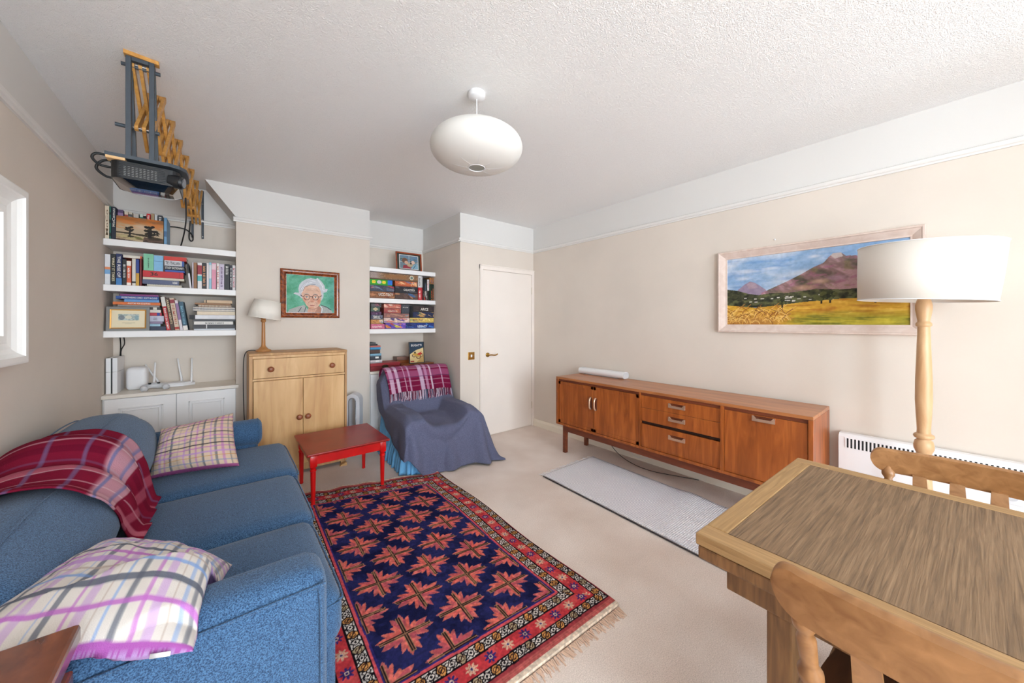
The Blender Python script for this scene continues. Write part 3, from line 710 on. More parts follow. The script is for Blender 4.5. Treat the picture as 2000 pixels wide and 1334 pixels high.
o = obj('wooden_wedge', prism(NB(), [(.85, 0), (.91, 0), (.91, .028), (.86, .014)], 3.60, 3.632, 'XZ'), M_PINE); tag(o, 'small pale wooden wedge on the carpet by the cabinet foot', 'wedge')

TLX, TLY = .280, 3.885
t = thing('table_lamp', 'small turned wooden table lamp with crooked cream shade on the cabinet', 'lamp', (TLX, TLY, CZ))
bm = NB(); lathe(bm, [(.058, CZ), (.060, CZ + .008), (.056, CZ + .016), (.04, CZ + .022), (.030, CZ + .032), (.02, CZ + .045), (.016, CZ + .06), (.0145, CZ + .15), (.013, CZ + .25), (.012, CZ + .262), (.019, CZ + .268), (.021, CZ + .276), (.016, CZ + .284), (.022, CZ + .296), (.024, CZ + .304), (.016, CZ + .312), (.010, CZ + .33), (.010, CZ + .37)], (TLX, TLY, 0), 28)
obj('turned_base', bm, wood('varnished_oak_lamp', (160, 104, 52), (196, 140, 82), (6, 6, 1), .35, nscale=3), t, smooth=True, auto=50)
TS = Matrix.Translation((TLX + .018, TLY, CZ + .37)) @ Matrix.Rotation(.17, 4, 'Y')
bm = NB(); lathe(bm, [(.128, -.075), (.101, .085)], (0, 0, 0), 48, M=TS, caps=False); o = obj('lamp_shade', bm, M_SHADE, t, smooth=True); solid(o, .002)
bm = NB()
for r, z in ((.128, -.075), (.101, .085)): tube(bm, [TS @ Vector((r * math.cos(a), r * math.sin(a), z)) for a in np.linspace(0, 2 * PI, 41)], .002, 6)
obj('shade_trim', bm, M_SHADE, t)
bm = NB(); tube(bm, catmull([(TLX - .055, TLY + .01, CZ + .006), (.22, 3.90, CZ + .012), (.17, 3.88, CZ + .012), (.145, 3.86, CZ - .02), (.136, 3.85, CZ - .1), (.135, 3.85, .8), (.140, 3.85, .55), (.150, 3.85, .3), (.152, 3.88, .1)], 8), .0035, 8)
obj('power_cord', bm, M_CABLE, t, smooth=True)

def portrait():
    W, H = 230, 190; c = Cv(W, H, (78, 158, 124)); X, Y = c.X, c.Y
    n = fbm(X - .5 * Y, Y, 5, 7, 7); c.put(np.clip((n - .5) * 5, 0, 1), (108, 184, 152), .8); c.put(np.clip((.46 - n) * 5, 0, 1), (44, 136, 88), .8)
    c.put(np.clip((X - .75) * 3, 0, 1), (92, 164, 176), .55); c.put(np.clip((Y - .85) * 5, 0, 1), (120, 176, 170), .35)
    for q in ((.5, .1, .5, .28), (.5, .55, .42, .4)): c.ell(*q, (128, 196, 176), .45, soft=.5)
    c.poly([(.03, 0), (.06, .08), (.2, .15), (.36, .21), (.42, .1), (.55, .06), (.7, .1), (.72, .2), (.84, .16), (.93, .08), (.97, 0)], (166, 168, 164))
    c.line([(.24, .02), (.30, .14)], .009, (70, 74, 88), asp=1.2); c.line([(.36, .02), (.39, .15)], .009, (70, 74, 88), asp=1.2)
    c.line([(.70, .22), (.84, .16), (.92, .09)], .01, (48, 52, 58), asp=1.2); c.line([(.72, 0), (.735, .12), (.70, .19)], .011, (224, 226, 230), asp=1.2)
    c.poly([(.42, 0), (.45, .16), (.66, .18), (.69, .12), (.71, 0)], (206, 160, 138)); c.poly([(.57, .0), (.66, .2), (.71, .14), (.71, 0)], (176, 128, 108))
    hair = [(.14, .50), (.18, .53), (.25, .52), (.24, .64), (.26, .74), (.31, .82), (.40, .90), (.50, .93), (.60, .91), (.63, .95), (.66, .92), (.72, .86), (.78, .76), (.80, .66), (.86, .66), (.83, .58), (.76, .55), (.76, .44), (.72, .33), (.66, .5), (.4, .5), (.30, .38), (.26, .44), (.2, .47)]
    c.poly(hair, (196, 200, 206))
    face = [(.30, .50), (.32, .62), (.37, .70), (.46, .74), (.58, .74), (.66, .70), (.70, .60), (.72, .48), (.71, .36), (.69, .25), (.64, .17), (.55, .10), (.47, .12), (.40, .20), (.36, .30), (.32, .38)]
    c.poly(face, (218, 176, 152))
    c.ell(.37, .36, .055, .08, (206, 128, 104), .75, soft=.8); c.ell(.66, .33, .055, .1, (206, 126, 96), .8, soft=.8); c.ell(.5, .14, .08, .05, (202, 140, 112), .7, soft=.8); c.ell(.52, .66, .13, .07, (232, 200, 178), .7, soft=.7)
    c.poly([(.505, .44), (.475, .31), (.50, .285), (.56, .285), (.575, .315), (.545, .44)], (214, 154, 128), .85); c.ell(.52, .30, .045, .02, (170, 104, 84), .6, soft=.6)
    c.poly([(.45, .205), (.52, .212), (.59, .21), (.56, .195), (.52, .187), (.48, .193)], (150, 78, 70))
    for k in range(3): c.line([(.38 + .02 * k, .58 + .03 * k), (.48, .60 + .03 * k), (.52, .585 + .03 * k), (.60, .60 + .03 * k), (.66 - .02 * k, .58 + .03 * k)], .0045, (166, 120, 100), .7, 1.2)
    c.line([(.47, .30), (.43, .25), (.44, .2)], .005, (150, 96, 80), .8, 1.2); c.line([(.585, .30), (.625, .25), (.62, .2)], .005, (150, 96, 80), .8, 1.2); c.line([(.34, .32), (.38, .27)], .005, (160, 100, 84), .7, 1.2)
    c.line([(.42, .16), (.47, .11), (.54, .1), (.62, .13), (.68, .2)], .006, (140, 92, 80), .7, 1.2)
    for sx in (.41, .59):
        c.ell(sx, .485, .05, .03, (176, 130, 116), .6, soft=.6); c.ell(sx, .42, .028, .017, (226, 220, 212)); c.ell(sx, .42, .013, .017, (70, 90, 104)); c.line([(sx - .035, .43), (sx, .445), (sx + .035, .428)], .005, (96, 66, 58), 1, 1.2)
        c.line([(sx - .05, .50), (sx, .515), (sx + .045, .50)], .008, (176, 168, 160), .8, 1.2); c.ring(sx, .42, .062, .072, .085, (40, 26, 24))
    c.line([(.472, .43), (.5, .44), (.528, .43)], .008, (40, 26, 24), 1, 1.2); c.line([(.35, .43), (.31, .44), (.285, .47)], .008, (40, 26, 24), 1, 1.2); c.line([(.652, .43), (.70, .445), (.72, .475)], .008, (40, 26, 24), 1, 1.2)
    r = np.random.RandomState(8)
    for k in range(46):
        s = r.rand()
        if k % 2: P = [(.62 - .02 * s, .92 - .06 * s), (.48 - .05 * s, .88 - .1 * s), (.35 + .02 * s, .77 - .05 * s), (.285 + .03 * s, .64 - .1 * s), (.27 + .02 * s, .55)]
        else: P = [(.63 + .02 * s, .92 - .04 * s), (.69 + .01 * s, .84 - .06 * s), (.735 + .02 * s, .72), (.76 - .02 * s, .6 + .02 * s), (.79 + .04 * s, .62)]
        c.line(P, .004, [(232, 234, 238), (150, 154, 164), (214, 216, 222), (112, 118, 132), (240, 240, 242)][k % 5], .8, 1.2)
    c.line([(.59, .77), (.48, .75), (.37, .68), (.33, .58)], .006, (90, 96, 110), .8, 1.2)
    c.a = np.clip(c.a + (fbm(X, Y, 71, 40, 30, 2)[..., None] - .5) * .08, 0, 1); return c
pz0, pz1, px0, px1 = 1.398, 1.872, .424, .949
t = thing('portrait_painting', 'portrait of white-haired person in round glasses, burr-walnut frame, green background', 'painting', ((px0 + px1) / 2, YB - .002, pz0))
bm = NB(); frame_ring(bm, (px0, YB - .002, pz0), (1, 0, 0), (0, 0, 1), (0, -1, 0), px1 - px0, pz1 - pz0, [(0, 0), (.016, 0), (.022, .006), (.026, .016), (.024, .028), (.014, .044), (.010, .048), (.010, .052), (0, .052)])
obj('frame', bm, wood('burr_walnut', (52, 22, 14), (176, 92, 40), (1, 1, 1), .22, coat=.5, nscale=14, dist=3, bump=.02, mid=(134, 62, 26)), t)
picture('canvas', portrait(), (px0 + .05, YB - .0115, pz0 + .05), (1, 0, 0), (0, 0, 1), px1 - px0 - .1, pz1 - pz0 - .1, t, M_OIL)

# ------------------------------------------------------------------ bladeless fan
t = thing('bladeless_fan', 'silver-grey bladeless fan with tall looped opening beside the cabinet', 'fan', (1.05, 3.92, 0))
MSIL = mat('silver_plastic', (216, 218, 224), .3, metal=.1); MSIL2 = mat('brushed_silver', (150, 154, 160), .3, metal=.7)
bm = NB(); lathe(bm, [(.085, 0), (.09, .01), (.088, .1), (.08, .2), (.05, .24)], (1.05, 3.93, 0), 32); obj('base', bm, MSIL, t, smooth=True, auto=40)
def stadium(w, z0, z1, n=14):
    P = [(w * math.cos(a), z1 - w + w * math.sin(a)) for a in np.linspace(0, PI, n)]
    return P + [(w * math.cos(a), z0 + w + w * math.sin(a)) for a in np.linspace(PI, 2 * PI, n)]
FM = Matrix.Translation((1.062, 3.93, 0)) @ Matrix.Rotation(-.55, 4, 'Z')
O, I = stadium(.072, .2, .612), stadium(.034, .25, .572)
bm = NB(); y0, y1 = -.06, .06
V = [[bm.verts.new(FM @ Vector((x, y, z))) for x, z in Q] for Q, y in ((O, y0), (O, y1), (I, y1), (I, y0))]
n = len(O)
for a in range(4):
    A, C = V[a], V[(a + 1) % 4]
    for i in range(n): bm.faces.new((A[i], A[(i + 1) % n], C[(i + 1) % n], C[i]))
obj('loop', bm, MSIL, t)
bm = NB(); tube(bm, [FM @ Vector((x, -.062, z)) for x, z in I + I[:1]], .004, 8); obj('loop_trim', bm, MSIL2, t, smooth=True)

# ------------------------------------------------------------------ red occasional table
RX0, RX1, RY0, RY1, RZ = .462, 1.058, 2.882, 3.475, .402
t = thing('red_table', 'small red-lacquered occasional table with turned legs standing at the rug', 'table', ((RX0 + RX1) / 2, (RY0 + RY1) / 2, 0))
obj('table_top', B(RX0, RX1, RY0, RY1, RZ - .018, RZ, bev=.006, seg=3), M_RED_TOP, t)
for a in ((RX0 + .05, RX1 - .05, RY0 + .03, RY0 + .048), (RX0 + .05, RX1 - .05, RY1 - .048, RY1 - .03), (RX0 + .03, RX0 + .048, RY0 + .05, RY1 - .05), (RX1 - .048, RX1 - .03, RY0 + .05, RY1 - .05)):
    obj('apron', B(*a, RZ - .088, RZ - .018), M_RED, t)
for x in (RX0 + .047, RX1 - .047):
    for y in (RY0 + .047, RY1 - .047):
        zb = .014 if y < 3.1 else 0.0
        bm = NB(); box(bm, x - .023, x + .023, y - .023, y + .023, RZ - .105, RZ - .018, bev=.002)
        lathe(bm, [(.011, zb), (.015, zb + .004), (.014, zb + .02), (.016, .12), (.0185, .24), (.018, .262), (.022, .266), (.022, .276), (.017, .280), (.019, .288), (.022, RZ - .104)], (x, y, 0), 20)
        obj('leg', bm, M_RED, t, smooth=True, auto=35)
    for y, s in ((RY0 + .07, 1), (RY1 - .07, -1)):
        sx = x - .008 if x < .7 else x - .008
        bm = NB(); prism(bm, [(y, RZ - .088), (y + s * .03, RZ - .088), (y, RZ - .11)], sx, sx + .016, 'YZ'); obj('corner_bracket', bm, M_RED, t)

# ------------------------------------------------------------------ plaid helper
def plaid(U, V, bgc, us, vs):
    a = np.ones(U.shape + (3,)) * np.array(bgc) / 255.0
    for W, S in ((U, us), (V, vs)):
        for p, w, c, al in S:
            k = np.clip((w / 2 - np.abs(W - p)) / (w * .12 + 1e-6), 0, 1)[..., None] * al
            a = a * (1 - k) + np.array(c) / 255.0 * k
    return a
M_CLOTH = vcol('woven_plaid_cotton', .95, bump=.35, bscale=420, spec=.1)
M_WOOL = vcol('woven_plaid_wool', .98, bump=.6, bscale=300, spec=.05)

# ------------------------------------------------------------------ sofa
t = thing('sofa', 'long blue tweed sofa with bolster back cushions along the left wall', 'sofa', (-.2, 2.25, 0))
softbox(bm := NB(), -.70, .300, 1.28, 3.15, .10, .33, .035, 10); obj('base', bm, M_SOFA, t, smooth=True)
for y0, y1, xf in ((1.275, 1.875, .318), (1.88, 2.50, .338), (2.505, 3.20, .362)):
    softbox(bm := NB(), -.40, xf, y0, y1, .27, .452, .055, 10, puff=.022); c = obj('seat_cushion', bm, M_SOFA, t, smooth=True)
    bm = NB(); zp = .416
    tube(bm, catmull([(-.3, y0 + .004, zp), (xf - .08, y0 + .004, zp), (xf - .017, y0 + .02, zp), (xf, y0 + .06, zp), (xf + .002, (y0 + y1) / 2, zp), (xf, y1 - .06, zp), (xf - .017, y1 - .02, zp), (xf - .08, y1 - .004, zp), (-.3, y1 - .004, zp)], 5), .004, 6)
    obj('piping', bm, M_SOFA, c, smooth=True)
# arms
softbox(bm := NB(), -.70, .235, 1.105, 1.268, .09, .652, .05, 11, puff=.010); a = obj('arm', bm, M_SOFA, t, smooth=True)
bm = NB(); tube(bm, catmull([(-.66, 1.103, .618), (.15, 1.103, .618), (.195, 1.104, .612), (.21, 1.105, .585), (.213, 1.105, .4), (.213, 1.105, .1)], 6), .004, 6); obj('piping', bm, M_SOFA, a, smooth=True)
softbox(bm := NB(), -.70, .20, 3.18, 3.36, .09, .56, .06, 8); a = obj('arm', bm, M_SOFA, t, smooth=True)
bm = NB(); R_ = .092
lathe(bm, [(.02, -.69), (R_ - .01, -.685), (R_, -.66), (R_, .19), (R_ - .004, .205), (R_ - .02, .217), (.06, .222), (.02, .223)], (0, 3.235, .545), 36, 'X'); obj('arm_roll', bm, M_SOFA, a, smooth=True)
bm = NB(); tube(bm, [(.198, 3.235 + R_ * math.cos(q), .545 + R_ * math.sin(q)) for q in np.linspace(0, 2 * PI, 33)], .0035, 6); obj('piping', bm, M_SOFA, a, smooth=True)
# back: frame plus two fat bolster cushions
softbox(bm := NB(), -.705, -.54, 1.275, 3.17, .1, .68, .05, 9); obj('back', bm, M_SOFA, t, smooth=True)
def bwarp(p, q):
    p.x -= .03 * max(0, q.z) * (1 if q.x > 0 else .0)
    return p
for y0, y1, zt in ((1.28, 2.19, .755), (2.20, 3.155, .822)):
    softbox(bm := NB(), -.695, -.312, y0, y1, .450, zt, .145, 12, puff=.015, side=.015, warp=bwarp); c = obj('back_cushion', bm, M_SOFA, t, smooth=True)
    for xx, zz in ((-.61, zt + .006), (-.455, zt + .009)):
        bm = NB(); tube(bm, catmull([(xx, y0 + .10, zz - .045), (xx, y0 + .2, zz - .008), (xx, (y0 + y1) / 2, zz + .008), (xx, y1 - .2, zz - .008), (xx, y1 - .10, zz - .045)], 6), .003, 6)
        obj('piping', bm, M_SOFA, c, smooth=True)
for x in (-.62, .18):
    for y in (1.17, 3.30):
        bm = NB(); cyl(bm, (x, y, 0), (x, y, .1), .02, .026, 14); obj('foot', bm, M_CHAIR_DARK, t, smooth=True, auto=40)

# cushions (scatter pillows)
def pillow(name, label, corners, thick, us, vs, bgc, edgec, backc, nseg=90, band=.05, seed=1, bend=0.0, sup=None):
    BL, BR, TR, TL_ = (np.array(c, float) for c in corners)
    u = np.linspace(0, 1, nseg); v = np.linspace(0, 1, nseg); U, V = np.meshgrid(u, v)
    e = lambda q: q
    P = (1 - V)[..., None] * ((1 - U)[..., None] * BL + U[..., None] * BR) + V[..., None] * ((1 - U)[..., None] * TL_ + U[..., None] * TR)
    nrm = np.cross(BR - BL, TL_ - BL); nrm /= np.linalg.norm(nrm); ctr = (BL + BR + TR + TL_) / 4
    a, b_ = 2 * U - 1, 2 * V - 1
    pin = .055 * ((1 - a ** 2) * b_ ** 2 + (1 - b_ ** 2) * a ** 2)
    P = P + (ctr - P) * pin[..., None]
    hgt = np.clip((1 - np.abs(a) ** 2.6) * (1 - np.abs(b_) ** 2.6), 0, 1) ** .55
    wr = (fbm(U, V, seed, 5, 5) - .5) * .028 * (hgt ** .8) + (fbm(U + V, V - U, seed + 9, 9, 3) - .5) * .012 * hgt
    top = P + nrm * (thick * (hgt * .62)[..., None] + wr[..., None]) + np.array([0, 0, 1]) * (bend * (1 - a ** 2) * (1 - b_ ** 2))[..., None]
    bot = P - nrm * (thick * (hgt * .38))[..., None]
    if sup is not None:
        bot[..., 2] = np.maximum(bot[..., 2], sup(bot[..., 1]) + .004 * hgt); top[..., 2] = np.maximum(top[..., 2], bot[..., 2] + thick * .55 * hgt + wr * .6)
    col = plaid(U, V, bgc, us, vs); m_ = (V < band)[..., None]; col = np.where(m_, np.array(edgec) / 255., col)
    colb = np.ones_like(col) * np.array(backc) / 255.
    PP = np.concatenate([top, bot[:, ::-1]], 1)           # tube around u, open at the v ends where both halves meet
    CC = np.concatenate([col, colb], 1)
    me = grid_mesh(name, np.swapaxes(PP, 0, 1).copy(), np.swapaxes(CC, 0, 1).copy(), close_u=True)
    bm = bmesh.new(); bm.from_mesh(me); bmesh.ops.remove_doubles(bm, verts=bm.verts, dist=.0004); bmesh.ops.recalc_face_normals(bm, faces=bm.faces); bm.to_mesh(me); bm.free()
    o = link(name, me, M_CLOTH, None, smooth=True); tag(o, label, 'pillow', 'checked sofa pillows'); return o
LIL, GRY, BLU, MAU, TAN = (186, 142, 206), (92, 98, 112), (124, 158, 214), (182, 104, 190), (178, 160, 150)
us1 = [(.07, .02, BLU, .55), (.13, .03, GRY, .75), (.20, .018, LIL, .6), (.25, .045, LIL, .5), (.33, .012, BLU, .5), (.37, .03, GRY, .7), (.45, .02, MAU, .6), (.50, .045, LIL, .5), (.56, .012, TAN, .6), (.61, .015, BLU, .6), (.67, .032, GRY, .7), (.75, .022, MAU, .65), (.81, .045, LIL, .55), (.87, .012, TAN, .6), (.92, .02, BLU, .55), (.965, .02, GRY, .6)]
vs1 = [(.13, .03, MAU, .8), (.25, .042, GRY, .85), (.36, .03, BLU, .75), (.43, .014, TAN, .7), (.50, .05, LIL, .8), (.57, .024, MAU, .75), (.64, .026, GRY, .85), (.71, .02, BLU, .6), (.76, .014, TAN, .6), (.82, .05, LIL, .6), (.88, .02, MAU, .6), (.94, .03, GRY, .7)]
PIL = pillow('scatter_pillow', 'large pale checked pillow lying flat at the near end of the sofa',
       [(-.47, 1.20, .690), (-.050, 1.01, .650), (.024, 1.535, .525), (-.310, 1.76, .625)], .15, us1, vs1, (214, 208, 202), (166, 92, 168), (180, 148, 198), 140, .018, 3, sup=lambda y: .474 + .194 * np.clip((1.50 - y) / .23, 0, 1) ** 1.3 - .25 * np.clip((1.10 - y) / .1, 0, 1) ** 1.5)
us2 = [(.06, .02, GRY, .7), (.14, .03, LIL, .55), (.2, .02, MAU, .5), (.27, .03, GRY, .75), (.36, .02, TAN, .5), (.43, .03, LIL, .6), (.5, .02, GRY, .6), (.57, .03, MAU, .5), (.65, .03, GRY, .7), (.74, .02, LIL, .6), (.8, .03, GRY, .6), (.88, .03, MAU, .5), (.95, .02, GRY, .6)]
vs2 = [(.12, .02, (120, 140, 180), .7), (.2, .015, (196, 140, 70), .7), (.27, .035, LIL, .7), (.36, .02, MAU, .6), (.42, .02, (64, 60, 66), .85), (.5, .02, (110, 120, 140), .6), (.56, .03, MAU, .5), (.63, .015, (64, 60, 66), .8), (.7, .03, LIL, .5), (.78, .015, (110, 120, 140), .6), (.85, .02, (64, 60, 66), .8), (.92, .03, MAU, .5)]
pillow('scatter_pillow', 'beige checked pillow leaning against the far arm of the sofa',
       [(-.325, 2.80, .478), (.075, 2.665, .495), (.052, 3.03, .742), (-.285, 2.93, .72)], .15, us2, vs2, (214, 190, 166), (156, 84, 132), (170, 120, 150), 100, .05, 7)
o = link('care_label', grid_mesh('care_label', np.array([[[-.118, 1.038, .654], [-.086, 1.024, .652]], [[-.117, 1.040, .662], [-.085, 1.026, .660]]])), M_WPLAST, PIL); solid(o, .002, 0)

# plaid throw over the sofa back
BUR, PNK, WHT, BLG = (120, 24, 48), (190, 112, 128), (214, 190, 196), (112, 112, 156)
def throw_sofa():
    nu, nv = 120, 150
    prof = catmull([(-.704, 0, .60), (-.703, 0, .70), (-.672, 0, .79), (-.60, 0, .838), (-.52, 0, .847), (-.43, 0, .832), (-.355, 0, .775), (-.310, 0, .68), (-.292, 0, .58), (-.275, 0, .51), (-.245, 0, .487)], 12)
    pr = np.array([[p.x, p.z] for p in prof]); s = np.r_[0, np.cumsum(np.hypot(*np.diff(pr, axis=0).T))]; s /= s[-1]
    v = np.linspace(0, 1, nv); px_, pz_ = np.interp(v, s, pr[:, 0]), np.interp(v, s, pr[:, 1])
    u = np.linspace(0, 1, nu); V, U = np.meshgrid(v, u, indexing='ij')
    X = np.repeat(px_[:, None], nu, 1); Z = np.repeat(pz_[:, None], nu, 1)
    y0 = 1.86 + .05 * V + .26 * np.clip(V - .62, 0, 1); y1 = 2.50 - .02 * V - .28 * np.clip(V - .6, 0, 1)
    Y = y0 + (y1 - y0) * U
    w = .012 * np.sin(U * 17 + 4 * V) * (.4 + V) + .016 * (fbm(U, V, 12, 6, 3) - .5) + .006
    nx = np.gradient(pz_); nz = -np.gradient(px_); ln = np.hypot(nx, nz); nx, nz = -nx / ln, -nz / ln
    X = X + nx[:, None] * w; Z = Z + np.abs(nz)[:, None] * w + .004
    low = np.clip((2.26 - Y) / .12, 0, 1); low = low * low * (3 - 2 * low); Z = Z - .062 * low * np.clip((Z - .5) / .3, 0, 1)
    P = np.stack([X, Y, Z], -1)
    c = plaid(U, V, BUR, [(.10, .06, PNK, .8), (.20, .012, WHT, .6), (.36, .13, PNK, .75), (.30, .012, WHT, .7), (.42, .012, BLG, .8), (.58, .05, (96, 16, 40), .6), (.66, .012, WHT, .6), (.80, .10, PNK, .75), (.74, .012, BUR, 1), (.90, .02, BLG, .5), (.5, .01, BLG, .5)],
              [(.12, .02, BLG, .5), (.40, .015, BLG, .6), (.52, .02, BLG, .6), (.67, .16, WHT, .65), (.62, .012, BLG, .9), (.70, .02, BLG, .8), (.74, .016, BUR, .9), (.86, .06, PNK, .5)])
    return P, c
P, c = throw_sofa()
o = link('plaid_throw', grid_mesh('plaid_throw', P, c), M_WOOL, None, smooth=True); solid(o, .006, 1); tag(o, 'burgundy plaid blanket draped over the back of the blue sofa', 'blanket', 'plaid blankets')

# ------------------------------------------------------------------ armchair with throws
AM = Matrix.Translation((1.645, 3.42, 0)) @ Matrix.Rotation(-.05, 4, 'Z')
t = thing('armchair', 'low armchair with pale blue gathered skirt hidden under a grey blanket', 'armchair', (1.645, 3.42, 0), -.05)
MBL = mat('sky_blue_cotton', (116, 184, 232), .9, vary=.08, vscale=14, bump=.15, bscale=120)
HW, YFr, YBk = .365, -.43, .40
softbox(bm := NB(), -HW + .12, HW - .12, YFr + .03, YBk - .12, .16, .36, .05, 8, puff=.02); obj('seat', bm, MBL, t, smooth=True, world=False)
for s in (-1, 1):
    x0, x1 = (-HW, -HW + .15) if s < 0 else (HW - .15, HW)
    softbox(bm := NB(), x0, x1, YFr + .02, YBk - .05, .16, .485, .055, 8); obj('arm', bm, MBL, t, smooth=True, world=False)
SK = Matrix.Shear('XY', 4, (0, 0))
softbox(bm := NB(), -HW + .005, HW - .005, YBk - .20, YBk, .16, .80, .08, 9, warp=lambda p, q: Vector((p.x, p.y + .10 * (p.z - .3), p.z))); obj('backrest', bm, MBL, t, smooth=True, world=False)
# gathered skirt, a ruffled wall around the chair
loop = [(-HW, YBk - .02), (-HW - .005, YFr + .02), (-HW + .06, YFr - .02), (HW - .06, YFr - .02), (HW + .005, YFr + .02), (HW, YBk - .02)]
pts = []
for (x0, y0), (x1, y1) in zip(loop, loop[1:]):
    n = max(4, int(math.hypot(x1 - x0, y1 - y0) * 160))
    for k in range(n): f = k / n; pts.append((x0 + (x1 - x0) * f, y0 + (y1 - y0) * f))
pts = np.array(pts); tg = np.gradient(pts, axis=0); tg /= np.linalg.norm(tg, axis=1)[:, None]; nn = np.stack([tg[:, 1], -tg[:, 0]], 1) * 1.0
ctr = np.sign((pts * nn).sum(1)); nn *= np.where(ctr == 0, 1, ctr)[:, None]
sl = np.arange(len(pts)) / 160.; rows = []
for z, fl, am in ((.38, -.012, .002), (.26, .0, .004), (.215, .004, .003), (.205, .006, .004), (.12, .022, .013), (.05, .030, .014), (.004, .036, .016)):
    off = fl + am * (np.sin(sl * 150) + .6 * np.sin(sl * 91 + 1.3)); rows.append(np.c_[pts + nn * off[:, None], np.full(len(pts), z)])
o = link('skirt', grid_mesh('skirt', np.array(rows)), MBL, t, smooth=True, world=False); solid(o, .004, 0)
# grey fleece blanket
def smax(a, b_, k=.05): return np.log(np.exp(a / k) + np.exp(b_ / k)) * k
def grey_blanket():
    nx, nb, nf, ns = 96, 70, 34, 16
    x = np.linspace(-HW - .012, HW + .012, nx); yb = np.linspace(YBk + .03, YFr - .02, nb); Xm, Ym = np.meshgrid(x, yb)
    armz = .512 - 1.9 * np.clip(HW - .135 - np.abs(Xm), 0, 1) ** 1.05 - .10 * np.clip(-(Ym + .30) * 4, 0, 1) ** 2 - 7 * np.clip(np.abs(Xm) - HW + .03, 0, 1) ** 1.6
    seat = .395 + .02 * np.cos(Xm * 6) - .10 * np.clip((Ym - 0.0) / .5, 0, 1) + .03 * np.clip(-(Ym + .2) * 3, 0, 1) - .05 * np.exp(-(Xm / .16) ** 2) * np.clip((-Ym - .1) * 4, 0, 1)
    back = .838 - 2.2 * np.clip(YBk - .16 + .05 - Ym, 0, 1) - 5 * np.clip(Ym - YBk + .0, 0, 1) ** 1.3 - 5 * np.clip(np.abs(Xm) - HW + .06, 0, 1) ** 1.5
    Z = smax(smax(np.maximum(armz, .25), seat, .03), back, .035)
    Z = Z + .014 * (fbm(Xm + 3, Ym + 3, 5, 9, 7) - .5) + .008 * np.sin(Xm * 30 + 6 * np.sin(Ym * 5)) * np.clip(-Ym * 2 + .2, 0, 1)
    rows = [np.stack([Xm, Ym, Z], -1)]
    last = rows[0][-1]; F = []
    for k in range(1, nf + 1):
        f = k / nf; hem = .016 + .010 * np.sin(x * 9) + .15 * np.clip((-HW + .12 - x) / .12, 0, 1) ** 1.2
        z = last[:, 2] + (hem - last[:, 2]) * f
        fold = (np.sin(x * 24 + 1) * .5 + np.sin(x * 41 + 2) * .3 + 1.1 * np.exp(-((np.abs(x) - HW + .03) / .05) ** 2)) * .046 * f ** .8 + .02 * (fbm(x * 1.0 + 5, x * 0 + f * 2, 8, 9, 3) - .5) * f
        sw = .032 * np.sin(3.6 * f * 2.4 + 9 * np.abs(x + .05)) * np.cos(x * 3.2) * (1 - f)
        y = YFr - .02 - .035 * f - .075 * f * f * (.5 + .5 * (x / HW)) - np.maximum(fold + sw, -.012 * f) - .045 * np.sqrt(f)
        F.append(np.stack([x * (1 + .05 * f), y, z], -1))
    G = np.concatenate([rows[0], np.array(F)], 0); n = len(G)
    yy = G[:, :, 1]
    def side(s):
        e = G[:, 0] if s < 0 else G[:, -1]; S = []
        tt = np.linspace(0, 1, n)
        t0 = np.clip((np.arange(n) / (nb - 1.0)), 0, 1)
        if s < 0: hem = np.interp(t0, [0, .12, .35, .62, .85, 1], [.52, .44, .33, .24, .18, .165])
        else: hem = np.interp(t0, [0, .2, .5, 1], [.5, .42, .25, .02])
        hem = np.minimum(hem, e[:, 2] - .006)
        for k in range(1, ns + 1):
            f = k / ns; z = e[:, 2] + (hem - e[:, 2]) * f
            off = (.012 + (.075 if s > 0 else .03) * f * t0 ** 2 + (.012 if s > 0 else .006) * np.sin(e[:, 1] * 26) * f) * s
            if s > 0: off = off + .05 * f * t0 ** 2
            S.append(np.stack([e[:, 0] + off, e[:, 1] - .05 * f * (t0 ** 3) * (1 if s > 0 else .2), z], -1))
        return np.array(S).swapaxes(0, 1)
    return np.concatenate([side(-1)[:, ::-1], G, side(1)], 1)
G = grey_blanket()
G = G @ np.array(AM.to_3x3()).T + np.array(AM.translation)
o = link('grey_blanket', grid_mesh('grey_blanket', G), weave('grey_blue_fleece', (74, 78, 104), (118, 122, 148), 420, bump=.5, sheen=.05), None, smooth=True)
sd = o.modifiers.new('smooth', 'SUBSURF'); sd.levels = 0; sd.render_levels = 0
solid(o, .006, 1); tag(o, 'slate grey fleece blanket covering the armchair down to the floor', 'blanket')
